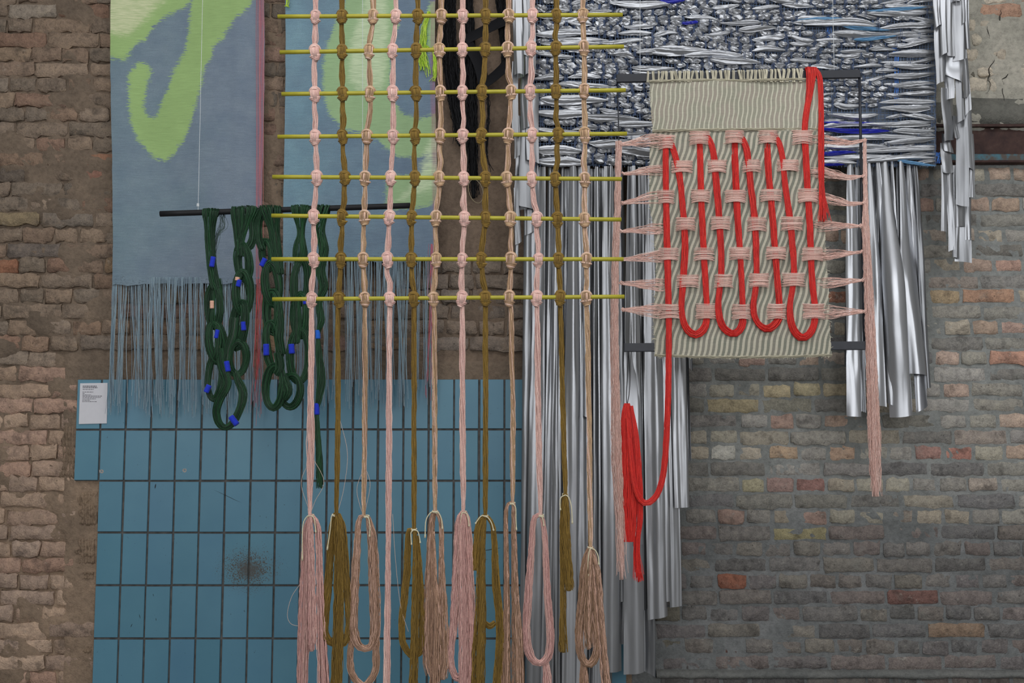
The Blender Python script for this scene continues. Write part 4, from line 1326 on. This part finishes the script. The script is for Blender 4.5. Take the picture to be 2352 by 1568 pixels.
def knot_mesh(cols, seed, plump):
    rg = np.random.default_rng(seed)
    m = MB(); u = UK
    n = 9 if plump else 6
    sr = (1.55 if plump else 1.85) * u

    def cc(): return np.clip(np.asarray(cols[rg.integers(len(cols))]) * (1 + rg.normal(0, 0.08)), 0, 0.92)
    # strands that run over the front of the rod
    for k in range(n):
        q = (k - (n - 1) / 2) / ((n - 1) / 2)
        a = np.linspace(math.radians(165), math.radians(-165), 15)
        bulge = math.sqrt(max(0, 1 - 0.75 * q * q))
        x = q * 9.2 * (0.45 + 0.55 * np.clip(np.cos(a * 0.62), 0, 1)) + rg.normal(0, 0.35)
        z = 11.5 * np.sin(a * 0.93) * (0.85 + 0.15 * bulge)
        y = -(2.0 + 8.2 * bulge * np.cos(a * 0.95))
        m.tubes(np.stack([x, y, z], 1) * u, sr, cc(), sides=6, ref=(1, 0, 0))
    # collar arching over the rod
    for k in range(4 if plump else 3):
        a = np.linspace(-1.75, 1.75, 13)
        R = 14.2 - 1.9 * k
        x = R * np.sin(a) * 0.92 + rg.normal(0, 0.4); z = 3.0 + (R * 0.95 - 1.5) * np.cos(a) * 1.0 + rg.normal(0, 0.3)
        y = -(4.6 + 1.4 * k) * np.cos(a * 0.75) + 1.5 * np.abs(a) ** 2 - 1
        m.tubes(np.stack([x, y, z], 1) * u, sr * 1.05, cc(), sides=6)
    # wraps under the rod, narrowing downwards
    side = rg.choice([-1, 1])
    nl = 4
    for k in range(nl):
        a = np.linspace(-2.6, 2.6, 15)
        R = 12.0 - 2.1 * k + rg.normal(0, 0.3)
        x = R * np.sin(a * 0.6) + side * k * 0.5
        z = -9.0 - 3.3 * k - 1.6 * np.cos(a * 0.6) + side * np.sin(a * 0.6) * 1.5
        y = -(8.0 - 0.5 * k) * np.cos(a * 0.72) - 0.5
        m.tubes(np.stack([x, y, z], 1) * u, sr * 1.3, cc(), sides=6, ref=(0, 0, 1))
    # solid heart so that nothing shows between the strands
    a = np.linspace(0, 1, 12)
    pth = np.stack([a * 0, a * 0 - 2.0, 12 - 36 * a], 1) * u
    rr = np.interp(a, [0, 0.15, 0.4, 0.62, 1], [4, 8, 7.5, 9.5, 4]) * u
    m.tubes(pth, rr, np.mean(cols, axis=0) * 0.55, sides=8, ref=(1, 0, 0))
    # hidden side of the loop behind the rod
    return m.mesh('knot', M_PINKY)


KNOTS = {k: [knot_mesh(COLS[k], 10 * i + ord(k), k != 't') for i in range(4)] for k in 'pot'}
CB = [((716, 690), (714, 900), (712, 1184)), ((776, 700), (776, 950), (773, 1180)), ((838, 700), (838, 930), (836, 1186)), ((895, 700), (893, 1100), (888, 1640)), ((951, 700), (951, 950), (951, 1217)),
      ((998, 700), (998, 950), (999, 1175)), ((1062, 700), (1062, 950), (1064, 1175)), ((1115, 700), (1115, 950), (1115, 1184)), ((1174, 700), (1178, 950), (1177, 1156)), ((1234, 700), (1236, 950), (1241, 1182)),
      ((1288, 700), (1293, 950), (1298, 1134)), ((1348, 700), (1353, 950), (1356, 1258))]
SK = {
    0: [[(713, 1182, 4), (705, 1220, 9), (702, 1320, 12), (698, 1440, 14), (694, 1568, 12), (692, 1640, 11)], [(716, 1182, 4), (730, 1215, 7), (734, 1320, 8), (738, 1440, 10), (743, 1568, 14), (745, 1640, 13)],
        [(714, 1182, 4, 6), (713, 1240, 9, 7), (715, 1350, 11, 7), (716, 1440, 13, 7), (717, 1494, 11, 6)]],
    1: [[(771, 1178, 4, -3), (762, 1215, 7, -3), (755, 1330, 9, -3), (747, 1430, 8, -2), (752, 1466, 8), (772, 1478, 8), (792, 1472, 8), (800, 1430, 7), (796, 1340, 8), (787, 1220, 8), (777, 1180, 4)],
        [(775, 1178, 5, 5), (779, 1230, 12, 7), (779, 1330, 12, 7), (777, 1450, 13, 7), (773, 1568, 14, 6), (770, 1640, 14, 6)]],
    2: [[(838, 1182, 3), (825, 1194, 5), (820, 1260, 8), (813, 1380, 10), (811, 1440, 11), (822, 1480, 9), (838, 1489, 7), (855, 1480, 9), (862, 1440, 12), (860, 1360, 13), (855, 1240, 11), (845, 1187, 5)],
        [(814, 1430, 8, -5), (804, 1500, 7, -5), (809, 1550, 8, -5), (835, 1574, 7, -5), (860, 1545, 8, -5), (863, 1500, 9, -5), (860, 1430, 8, -5)]],
    4: [[(950, 1215, 3, -2), (938, 1226, 6, -3), (934, 1320, 8, -4), (922, 1440, 7, -4), (930, 1487, 7, -4), (948, 1505, 8, -4), (966, 1492, 8, -4), (971, 1440, 8, -3), (963, 1330, 8, -2), (957, 1230, 6)],
        [(953, 1216, 4, 5), (956, 1300, 8, 6), (953, 1450, 9, 6), (950, 1568, 10, 6), (950, 1640, 11, 6)]],
    5: [[(998, 1174, 4), (992, 1200, 7), (988, 1300, 10), (985, 1420, 15), (986, 1510, 16), (998, 1552, 18)], [(1003, 1175, 4), (1013, 1205, 5), (1014, 1300, 7), (1017, 1420, 13), (1020, 1510, 12), (1014, 1560, 14)],
        [(995, 1220, 3, 2), (999, 1330, 6, 4), (1002, 1420, 12, 6), (1000, 1500, 14, 5), (996, 1620, 14, 5)]],
    6: [[(1063, 1174, 4), (1053, 1200, 7), (1050, 1300, 10), (1042, 1430, 9), (1035, 1510, 7), (1046, 1553, 6), (1062, 1552, 6)], [(1065, 1174, 4, 6), (1064, 1230, 10, 7), (1066, 1350, 13, 7), (1068, 1500, 14, 6), (1065, 1640, 12, 6)],
        [(1067, 1174, 4), (1076, 1210, 6), (1078, 1330, 10), (1084, 1450, 9), (1081, 1530, 9), (1070, 1640, 9)]],
    7: [[(1113, 1183, 4), (1099, 1204, 6), (1092, 1265, 5), (1093, 1310, 4)], [(1114, 1184, 4, 4), (1108, 1220, 8, 5), (1105, 1320, 10, 5), (1104, 1420, 13, 5), (1100, 1500, 15, 5), (1099, 1640, 16, 5)],
        [(1117, 1184, 3), (1130, 1203, 5), (1135, 1240, 6), (1139, 1340, 9), (1147, 1420, 9), (1147, 1500, 10), (1134, 1640, 10)], [(1112, 1428, 4, -4), (1125, 1438, 7, -4), (1138, 1430, 5, -4)]],
    8: [[(1175, 1154, 3), (1165, 1162, 3), (1162, 1200, 4), (1164, 1350, 6), (1163, 1480, 9), (1160, 1640, 14)], [(1179, 1156, 4, 4), (1181, 1250, 6, 4), (1183, 1350, 8, 4), (1188, 1480, 13, 4), (1191, 1640, 16, 4)]],
    9: [[(1239, 1181, 4), (1226, 1194, 6), (1221, 1260, 7), (1214, 1360, 9), (1209, 1450, 9), (1216, 1500, 10), (1236, 1523, 7), (1258, 1509, 9), (1264, 1460, 9), (1257, 1360, 8), (1251, 1230, 6), (1244, 1184, 4)],
        [(1250, 1510, 6, -4), (1256, 1545, 9, -4), (1258, 1640, 14, -4)]],
    10: [[(1298, 1133, 4, 5), (1298, 1170, 9, 6), (1299, 1250, 11, 6), (1304, 1310, 11, 6), (1307, 1356, 9, 6)], [(1296, 1134, 4), (1293, 1200, 8), (1293, 1350, 7), (1292, 1440, 8), (1294, 1498, 10)]],
    11: [[(1354, 1257, 5), (1344, 1300, 10), (1338, 1380, 11), (1330, 1450, 9), (1333, 1500, 8), (1350, 1526, 8), (1367, 1510, 9), (1372, 1470, 8), (1366, 1400, 11), (1359, 1320, 11), (1356, 1258, 5)],
         [(1358, 1258, 5, 3), (1371, 1320, 9, 3), (1377, 1400, 9, 3), (1384, 1480, 9, 3), (1391, 1568, 11, 3), (1395, 1640, 12, 3)], [(1340, 1515, 6, -4), (1342, 1560, 10, -4), (1344, 1640, 14, -4)],
         [(1355, 1258, 5, 5), (1352, 1330, 10, 6), (1350, 1420, 10, 6), (1352, 1490, 8, 5)]]}
TIES = {0: ((715, 1184), [(706, 1186), (697, 1210), (696, 1286)], [(721, 1186), (725, 1200), (727, 1222)]), 1: ((769, 1183), [(763, 1184), (760, 1215), (753, 1262)]), 2: ((842, 1186), [(848, 1190), (851, 1210), (850, 1232)]),
        4: ((951, 1216), [(945, 1222), (945, 1236), (946, 1250)], [(960, 1219), (964, 1232), (966, 1246)]), 5: ((999, 1175), [(990, 1176), (979, 1195), (977, 1234)], [(1007, 1176), (1014, 1190), (1017, 1214)]),
        6: ((1065, 1176), [(1060, 1181), (1059, 1210), (1057, 1238)], [(1072, 1179), (1076, 1192), (1078, 1208)]), 7: ((1115, 1185), [(1106, 1184), (1098, 1193), (1092, 1202)], [(1121, 1188), (1129, 1200), (1134, 1218)]),
        8: ((1177, 1156), [(1184, 1164), (1185, 1190), (1186, 1217)]), 9: ((1243, 1184), [(1246, 1190), (1248, 1198), (1249, 1207)]), 10: ((1298, 1136), [(1288, 1142), (1286, 1156), (1287, 1171)], [(1306, 1142), (1312, 1165), (1314, 1202)]),
        11: ((1356, 1258), [(1352, 1268), (1350, 1295), (1352, 1322)], [(1366, 1262), (1373, 1276), (1375, 1296)])}
krg = np.random.default_rng(99)
for ci in range(12):
    kd = KIND[ci]; cols = COLS[kd]
    kn = [(CX[ci][r], RODS[r][0][1] + (RODS[r][1][1] - RODS[r][0][1]) * (CX[ci][r] - RODS[r][0][0]) / (RODS[r][1][0] - RODS[r][0][0])) for r in range(8)]
    ctrl = [(kn[0][0] - (CX[ci][1] - CX[ci][0]), -60, 6.5, 0), (kn[0][0], -14, 6.5, 0), (kn[0][0], 14, 6, 0), (kn[0][0], kn[0][1], 4.6, 0)]
    for r in range(8):
        x, y = kn[r]
        if r > 0:
            px_, py_ = kn[r - 1]
            ctrl += [(px_ + (x - px_) * 0.30 + krg.normal(0, 0.8), py_ + (y - py_) * 0.36, 4.6 + krg.uniform(0, 1), 0),
                     (px_ + (x - px_) * 0.6 + krg.normal(0, 1.6), py_ + (y - py_) * 0.62, 6.2 + krg.uniform(-.6, 1.2), 0), (x, y - 16, 5.4, 0), (x, y, 4.4, 0)]
    b0, b1, b2 = CB[ci]
    hwm = 5.6 if kd != 'p' else 6.6
    ctrl += [(b0[0], b0[1] + 18, 5.0, 0), (b0[0] * .6 + b1[0] * .4, 800, hwm, 0), (b1[0], b1[1], hwm, 0), ((b1[0] + b2[0]) / 2, (b1[1] + b2[1]) / 2, hwm + (2.5 if ci == 0 else 0), 0)]
    ctrl += [(b2[0], b2[1] - 40 if ci != 3 else b2[1] - 60, 5.0 if ci != 3 else 8, 0), (b2[0], b2[1], 3.4 if ci != 3 else 11, 0)]
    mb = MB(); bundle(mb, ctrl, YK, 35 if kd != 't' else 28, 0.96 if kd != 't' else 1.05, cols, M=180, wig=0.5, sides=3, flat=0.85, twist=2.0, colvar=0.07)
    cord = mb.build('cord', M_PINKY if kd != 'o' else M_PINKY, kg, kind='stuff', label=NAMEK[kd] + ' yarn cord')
    for r in range(8):
        x, y = kn[r]
        w = P(x, y, YK)
        link_copy(KNOTS[kd][krg.integers(4)], 'knot', cord, w, (krg.normal(0, .08), krg.normal(0, .08), krg.normal(0, .12)), (krg.choice([-1, 1]) * krg.uniform(.92, 1.05), 1, krg.uniform(.92, 1.06)))
    if ci in SK:
        mb = MB()
        kc = {'p': C_PINKD, 'o': C_OCHRE, 't': [S(166, 132, 110), S(146, 114, 94), S(190, 154, 136), S(130, 102, 78)]}[kd]
        for cr in SK[ci]:
            end_free = cr[-1][1] < 1630 and abs(cr[-1][1] - cr[0][1]) > 60
            bundle(mb, cr, YK, 52, 0.78, kc, wig=0.75, flat=0.65, endvar=0.09 if end_free else 0, fray=2.5 if end_free else 0, colvar=0.13, M=58, sides=3)
        mb.build('skein', M_PINKY, cord, kind='stuff')
        tc, *tails = TIES[ci]
        mb = MB()
        a = np.linspace(0, 2 * math.pi, 17)
        for q in range(3):
            w = P(tc[0] + 6.0 * np.cos(a), tc[1] - 2 + q * 2.2 + 1.2 * np.sin(a + q), YK)
            w[:, 1] -= 5.5 * UK * np.sin(a)
            mb.tubes(w, 1.25 * UK, C_CREAM[0], sides=5, ref=(0, 0, 1))
        for tlp in tails:
            s = spline([(tc[0], tc[1])] + tlp, 16)
            w = P(s[:, 0], s[:, 1], YK); w[:, 1] -= 9 * UK
            rr = np.full(16, 1.35); rr[-2:] = 2.2
            mb.tubes(w, rr * UK, C_CREAM[1], sides=6)
        mb.build('tie', M_STRING, cord, kind='stuff', label='cream cotton tie')
# a few stray threads
for pts in ([(690, 1340), (670, 1370), (660, 1410), (668, 1432), (690, 1438)], [(902, 1180), (908, 1280), (920, 1390), (938, 1450)], [(716, 1050), (692, 1105), (706, 1160), (712, 1180)],
            [(718, 1050), (744, 1105), (724, 1150), (713, 1180)], [(838, 1070), (820, 1120), (828, 1165), (836, 1184)], [(838, 1070), (850, 1110), (842, 1160), (837, 1184)], [(780, 960), (798, 1040), (790, 1120), (776, 1175)]):
    s = spline(pts, 20)
    mb = MB(); mb.tubes(P(s[:, 0], s[:, 1], YK), 0.6 * UK, S(178, 160, 150), sides=3); mb.build('stray_thread', M_PINKY, kg)

# ------------------------------------------------------------------ linen weaving on a black frame
YLN = -1.05
UL = ppx(YLN)
fr = thing('textile_hanger', tuple(P(1700, 805, YLN)), 'slim black metal frame hung on nylon lines holding the linen weaving', 'frame')


def bar(a, b, hpx, dpx, name):
    p0 = P(*a, YLN); p1 = P(*b, YLN)
    m = MB()
    dz = np.array([0, 0, hpx * UL]); dy = np.array([0, dpx * UL, 0])
    v = []
    for p in (p0, p1):
        v += [p - dy - dz, p + dy - dz, p + dy + dz, p - dy + dz]
    m.add(np.array(v), [[0, 1, 2, 3], [7, 6, 5, 4], [0, 4, 5, 1], [1, 5, 6, 2], [2, 6, 7, 3], [3, 7, 4, 0]])
    o = m.build(name, M_FRAME, fr, False)
    bv = o.modifiers.new('bevel', 'BEVEL'); bv.width = 0.002; bv.segments = 2
    return o


bar((1416, 180.5), (1975, 170), 9.8, 5, 'top_bar')
bar((1433, 798), (1987, 793.5), 9.8, 5, 'bottom_bar')
for a, b, hw in (((1418, 186), (1434, 800), 1.5), ((1974, 172), (1986, 795), 3.2)):
    m = MB(); m.tubes(P(np.linspace(a[0], b[0], 6), np.linspace(a[1], b[1], 6), YLN + 0.004), hw * UL, (0, 0, 0), sides=8); m.build('side_rod', M_FRAME, fr)
line_mesh(1470, -30, 1470, 172, YLN).build('hanging_line', M_LINE, fr); line_mesh(1912, -30, 1916, 165, YLN).build('hanging_line', M_LINE, fr)

wc = thing('woven_cloth', tuple(P(1700, 815, YLN)), 'striped linen weaving with thick red cord loops and pink bands on the black frame', 'textile')
# cloth
nx, nz = 210, 320
LE = [(188, 1490), (240, 1492), (300, 1498), (330, 1492), (400, 1491), (470, 1490), (540, 1501), (620, 1506), (720, 1500), (820, 1503)]
RE = [(188, 1876), (300, 1880), (385, 1884), (470, 1888), (540, 1893), (620, 1898), (720, 1902), (820, 1909)]
gy = np.linspace(188, 818, nz)[:, None] * np.ones((1, nx)); uu = np.linspace(0, 1, nx)[None] * np.ones((nz, 1))
xl = np.interp(gy, *zip(*LE)); xr = np.interp(gy, *zip(*RE))
jag = (fbm(gy * 0.25, gy * 0, 5, 2) - 0.5) * 4
gx = xl + (xr - xl) * uu + jag * (np.abs(uu - 0.5) * 2) ** 8
bowb = 6 * np.sin(uu * math.pi) ** 2 * 0.4
yw = gy + bowb * (gy > 700) * (gy - 700) / 118
w = P(gx, yw, YLN)
bands = np.array([320, 385, 452, 515, 585, 645, 717])
bump_b = np.zeros_like(gy)
w[..., 1] -= (8.5 + 1.5 * np.sin(uu * 11 + gy / 70) + 2.0 * np.sin(gy / 33.0 + 6 * uu)) * UL
lowm = np.clip((gy - 300) / 10, 0, 1)
stripe = gx + 0.10 * (gy - 188) + 1.0 * np.sin(gy * 2 * math.pi / 44.0 + gx / 70)
ys = gy - 303
shift = 0.25 * ys + 1.7 * np.sin(ys * 2 * math.pi / 66.0 + 0.6)
stripe = np.where(gy < 303, stripe, gx + shift + 1.2 * np.sin(gx / 40 + gy / 50))
# the weave is drawn together around the pink bands
mb = MB(); mb.grid(w, (1, 1, 1))
per = np.where(gy < 303, 10.6, 12.4)
mb.attrs = {'st': stripe / per, 'vy': gy}
t = NT('striped_linen'); t.rs(0.9, 0, 0.1)
st = t.attr('st').outputs['Fac']
tri = t.math('PINGPONG', t.math('ADD', st, 100.0), 0.5)
low0 = t.sstep(t.attr('vy').outputs['Fac'], 300.0, 306.0)
tri = t.math('SUBTRACT', tri, t.math('MULTIPLY', t.math('SUBTRACT', 1.0, low0), 0.06))
sfac = t.sstep(t.math('ADD', tri, t.math('MULTIPLY', t.math('SUBTRACT', t.noise(t.pos(), 300, 2), 0.5), 0.1)), 0.2, 0.29)
ribs = t.noise(t.pos(20, 1, 900), 1.0, 2, 0.6)
low = t.sstep(t.attr('vy').outputs['Fac'], 300.0, 306.0)
cr = t.mix(low, S4(179, 176, 159), S4(173, 168, 152))
gr = t.mix(low, S4(140, 138, 124), S4(117, 118, 107))
gr = t.mix(t.sstep(t.noise(t.pos(), 14, 2), 0.4, 0.6), gr, t.mix(low, S4(146, 138, 127), S4(124, 121, 111)))
c = t.mix(sfac, gr, cr)
c = t.mix(1.0, c, t.ramp(ribs, [(0.3, (0.84, 0.84, 0.84)), (0.7, (1.1, 1.1, 1.1))]), 'MULTIPLY')
t.base(c)
t.bump(t.math('ADD', t.math('MULTIPLY', sfac, 1.0), t.math('MULTIPLY', ribs, 0.35)), 0.6, 0.004)
M_LINEN = t.m
mb.build('cloth', M_LINEN, wc)
mb = MB()   # frayed hem and selvedge threads
rg = np.random.default_rng(51)
for k in range(110):
    x = rg.uniform(1503, 1908)
    p = np.stack([x + np.cumsum(rg.normal(0, 1.0, 5)), 814 + 3 * np.sin((x - 1503) / 405 * math.pi) + np.linspace(0, rg.uniform(3, 10), 5)], 1)
    q = P(p[:, 0], p[:, 1], YLN); q[:, 1] -= 10 * UL
    mb.tubes(q, 0.6 * UL, S(178, 172, 152), sides=3)
for k in range(90):
    yv = rg.uniform(195, 810); sd = rg.choice([-1, 1])
    x = np.interp(yv, *zip(*(LE if sd < 0 else RE)))
    p = np.stack([x + sd * np.linspace(-4, rg.uniform(3, 8), 4), yv + rg.normal(0, 1.5, 4)], 1)
    q = P(p[:, 0], p[:, 1], YLN); q[:, 1] -= 10 * UL
    mb.tubes(q, 0.5 * UL, S(182, 176, 156), sides=3)
# rolled edges
for pts in ([(1503, 816), (1600, 820), (1700, 821), (1800, 820), (1908, 816)], [(1490, 190), (1600, 187), (1700, 188), (1800, 186), (1872, 185)], [(1497, 303), (1600, 301), (1700, 300), (1800, 299), (1880, 299)]):
    bundle(mb, [(a, b, 3, 10) for a, b in pts], YLN, 9, 0.8, [S(176, 170, 150), S(160, 154, 134)], wig=0.8)
mb.build('hem', M_STRING, wc, kind='stuff')
# warp loops over the top bar
x = 1487.0
lrg = np.random.default_rng(4)
while x < 1842:
    tgt = MB()
    lean = lrg.normal(0, 2.5); hw = lrg.uniform(2.4, 3.8)
    yb = 180.5 - (x - 1416) / 559 * 10.5
    bundle(tgt, [(x + lean, yb + 8, hw, -7), (x, yb - 12, hw, -3), (x, yb - 14, hw, 3), (x, yb - 7, hw, 8), (x + lean * 0.5, yb + 4, hw * 0.9, 8), (x + lean, 192, hw, 9)], YLN, 7, 1.1, [S(190, 184, 164), S(176, 170, 150)], M=18, wig=0.2, flat=0.5, horiz=True)
    tgt.build('warp_loop', M_STRING, wc, kind='stuff')
    x += lrg.choice([7.6, 8.6, 10.5, 12.0])


def red(name, ctrl, n=34, **kw):
    m = MB(); bundle(m, ctrl, YLN, int(n * 1.7), 0.66, C_RED, sides=3, wig=0.35, flat=0.36, colvar=0.1, **kw)
    return m.build(name, M_SATIN, wc, kind='stuff')


BZ = 15   # front of the cloth
def legs(pts): return [(a, b, h, BZ + d) for a, b, h, d in pts]
h0 = 7.0
red('red_cord', legs([(1527, 318, 5, -9), (1527, 345, h0, 0), (1528, 455, h0, 0), (1531, 590, h0 + 1, 0), (1534, 715, h0, 0), (1534, 820, h0, 0), (1532, 930, h0, 0), (1525, 1060, h0, 0), (1512, 1125, h0, 0), (1490, 1153, h0, 0),
                      (1470, 1148, h0, 0), (1455, 1110, 6, -2), (1447, 1040, 6, -4), (1440, 960, 5, -5)]), 40)
for pts in ([(1532, 316), (1545, 350), (1557, 400), (1565, 470), (1571, 560), (1567, 640), (1563, 710), (1572, 752), (1594, 770), (1615, 755), (1621, 715), (1615, 600), (1608, 450), (1606, 320)],
            [(1618, 308), (1634, 345), (1642, 420), (1650, 520), (1654, 620), (1647, 700), (1655, 748), (1680, 768), (1700, 752), (1703, 715), (1698, 600), (1690, 480), (1685, 320)],
            [(1694, 307), (1711, 345), (1721, 430), (1731, 520), (1734, 640), (1727, 705), (1735, 740), (1758, 757), (1780, 742), (1787, 715), (1780, 620), (1771, 500), (1762, 400), (1760, 322)],
            [(1770, 305), (1790, 345), (1800, 430), (1812, 520), (1820, 630), (1811, 700), (1815, 750), (1838, 777), (1862, 758), (1868, 715), (1861, 640), (1856, 520), (1850, 420), (1845, 325), (1844, 300)]):
    m_ = []
    for i, (a, b) in enumerate(pts):
        m_.append((a, b, h0 + (1.2 if 740 < b else 0) + 0.6 * math.sin(a + b), BZ + (-8 if (i == 0 or i == len(pts) - 1) else 0)))
    red('red_cord', m_, 38)
red('red_cord', [(1866, 200, 12, -12), (1862, 158, 13, -6), (1860, 155, 14, 4), (1860, 168, 13, 14), (1856, 215, 8, BZ), (1848, 265, 7, BZ), (1844, 312, 7, BZ - 4)], 50, horiz=True)
red('red_tail', [(1868, 160, 4, 12), (1879, 185, 6, BZ), (1882, 260, 6, BZ), (1882, 340, 7, BZ), (1883, 430, 6.5, BZ), (1886, 475, 8, BZ), (1888, 512, 10, BZ)], 40, endvar=0.12, fray=5)
red('red_skein', [(1440, 926, 6, 2), (1440, 960, 14, 4), (1443, 1060, 18, 4), (1445, 1160, 18, 4), (1444, 1244, 12, 4)], 110, endvar=0.01)
red('red_skein', [(1448, 932, 5, 6), (1458, 1010, 9, 8), (1463, 1100, 11, 8), (1467, 1180, 9, 6), (1462, 1255, 7, 4), (1466, 1336, 7, 4)], 60, endvar=0.1, fray=4)
for a in (1441, 1447):
    mb = MB(); s = spline([(1443, 806), (a, 860), (a - 2, 905), (1440, 930)], 12)
    mb.tubes(P(s[:, 0], s[:, 1], YLN - 0.006), 0.9 * UL, (0.01, 0.01, 0.012), sides=5); mb.build('hanging_loop', M_BLACKROD, wc, label='black loop holding the red skein')

# pink weft bands over the red cord
BANDS = [(1530, 330, 30, 18), (1605, 320, 38, 17), (1685, 318, 36, 17), (1762, 318, 36, 17), (1840, 318, 40, 18), (1565, 386, 40, 15), (1645, 385, 36, 16), (1724, 384, 34, 16), (1807, 383, 42, 15),
         (1528, 455, 32, 17), (1607, 453, 36, 16), (1687, 453, 40, 16), (1768, 451, 40, 16), (1853, 452, 38, 17), (1573, 516, 36, 17), (1653, 515, 38, 17), (1736, 517, 36, 18), (1816, 515, 40, 18),
         (1534, 585, 38, 16), (1615, 586, 38, 16), (1697, 584, 40, 16), (1780, 583, 38, 16), (1863, 585, 40, 17), (1578, 647, 42, 16), (1660, 647, 34, 17), (1741, 645, 38, 17), (1820, 644, 42, 17),
         (1538, 716, 40, 19), (1620, 716, 40, 20), (1701, 717, 36, 20), (1781, 716, 36, 20), (1866, 716, 42, 20)]
prg = np.random.default_rng(61)
for (cx, cy, w_, h_) in BANDS:
    m = MB()
    n = int(prg.integers(11, 15))
    for k in range(n):
        q = -1 + 2 * (k + 0.5) / n
        for sub in range(2):
            s = np.linspace(-1, 1, 9)
            ww = (w_ * 0.58) * (1 + prg.normal(0, 0.07))
            px_ = cx + s * ww
            py_ = cy + q * h_ * 0.95 * (0.86 + 0.14 * np.abs(s) ** 1.5) + prg.normal(0, 0.5) + sub * 1.2
            wv_ = P(px_, py_, YLN)
            wv_[:, 1] -= (BZ - 4 + 9.0 * np.clip(1 - np.abs(s) ** 2.5, 0, 1)) * UL
            m.tubes(wv_, 0.62 * UL, np.clip(np.asarray(C_LPINK[prg.integers(3)]) * (1 + prg.normal(0, .06)), 0, .92), sides=4)
    m.build('weft_band', M_PINKY, wc, kind='stuff', label='pink thread band')
# pink fans that leave the cloth at both sides, and the long pink hanks
FL = [((1424, 334), (1497, 326), 17), ((1430, 401), (1500, 392), 13), ((1429, 468), (1497, 456), 16), ((1425, 532), (1505, 528), 15), ((1427, 597), (1508, 590), 15), ((1426, 651), (1508, 656), 15), ((1430, 712), (1505, 716), 18)]
FR = [((1983, 324), (1888, 325), 15), ((1980, 406), (1886, 398), 14), ((1983, 467), (1890, 456), 14), ((1974, 520), (1893, 521), 15), ((1976, 580), (1898, 588), 16), ((1980, 644), (1900, 651), 14), ((1984, 716), (1902, 718), 18)]
for L_ in (FL, FR):
    for (tx, ty), (ex, ey), hh in L_:
        m = MB()
        sg = 1 if ex > tx else -1
        sag = 6 if sg < 0 and ty < 480 else 0
        bundle(m, [(tx, ty, 2.5, 6), ((tx * 2 + ex) / 3, (ty * 2 + ey) / 3 + sag, hh * 0.42, 8), ((tx + 2 * ex) / 3, (ty + 2 * ey) / 3 + sag * .6, hh * 0.75, 10), (ex, ey, hh, 11), (ex + sg * 28, ey, hh * 0.95, 10)], YLN, 34, 0.52, C_LPINK,
               M=18, wig=0.9, flat=0.12, core=False, endvar=0.25, hollow=0.0)
        bundle(m, [(tx - sg * 3, ty - 3, 3.5, 8), (tx, ty, 4, 9), (tx + sg * 3, ty + 3, 3, 8)], YLN, 8, 0.9, C_LPINK, M=8)
        m.build('pink_fan', M_PINKY, wc, kind='stuff', label='pink threads drawn to a point')
m = MB()
bundle(m, [(1421, 326, 7, 6), (1419, 400, 6.5, 6), (1417, 500, 7.5, 6), (1413, 600, 8, 6), (1411, 760, 9, 6), (1413, 900, 10, 6), (1416, 1050, 12, 6), (1424, 1200, 10, 6), (1428, 1330, 7, 6)], YLN, 120, 0.5, C_LPINK, sides=3, wig=1.1, endvar=0.28, fray=5, M=60)
m.build('pink_hank', M_PINKY, wc, kind='stuff')
m = MB()
bundle(m, [(1984, 325, 3, 6), (1985, 400, 4, 6), (1986, 470, 5, 6), (1986, 520, 8, 6), (1990, 600, 9, 6), (1996, 740, 11, 6), (2002, 900, 13, 6), (2006, 1010, 14, 6), (2010, 1140, 10, 6)], YLN, 150, 0.5, C_LPINK, sides=3, wig=1.1, endvar=0.2, fray=4, M=60)
m.build('pink_hank', M_PINKY, wc, kind='stuff')

# ------------------------------------------------------------------ exhibit label and the cable
wl = thing('exhibit_label', tuple(P(212, 972, YT - 0.004)), 'white printed exhibit label at the top left corner of the blue tiles', 'label')
q = [P(184, 880, YT - 0.006), P(247, 879, YT - 0.006), P(245, 972, YT - 0.006), P(181, 973.5, YT - 0.006)]
m = MB(); v = np.array(q + [p + np.array([0, 0.005, 0]) for p in q])
m.add(v, [[3, 2, 1, 0], [4, 5, 6, 7], [0, 1, 5, 4], [1, 2, 6, 5], [2, 3, 7, 6], [3, 0, 4, 7]])
m.build('board', M_PAPER, wl, False)
lr = np.random.default_rng(2)
for (yv, x0, x1, wt) in ((886.5, 190, 222, 1.3), (889.8, 190, 224, 1.3), (894, 190, 215, .8), (900, 189.5, 214, .8), (903.2, 189.5, 194, .8), (906.3, 189.5, 209, .8), (909.3, 189.5, 234, .9), (912.4, 189.5, 231, .8), (915.6, 189.5, 220, .8), (918.8, 189, 207, .8),
                         (922, 189, 222, .8)):
    m = MB(); x = x0
    while x < x1:
        wd = min(lr.uniform(2.0, 6.0), x1 - x)
        a = P(x, yv - wt, YT - 0.0066); b = P(x + wd, yv + wt, YT - 0.0066)
        m.box((a[0], a[1], b[2]), (b[0], a[1] + 0.0006, a[2]))
        x += wd + 1.1
    m.build('text_line', M_INK, wl, False, kind='stuff')

cb = thing('cable', tuple(P(2220, 165, -0.05)), 'thin black cable hanging on the whitewashed wall at the upper right', 'cable')
for pts in ([(2212, -30), (2214, 40), (2217, 100), (2219, 162)], [(2213, -30), (2215, 60), (2219, 85), (2225, 107)]):
    m = MB(); s = spline(pts, 16); m.tubes(P(s[:, 0], s[:, 1], -0.05), 1.3 * ppx(-0.05), (0.02, 0.02, 0.02), sides=5); m.build('wire', M_BLACKROD, cb)
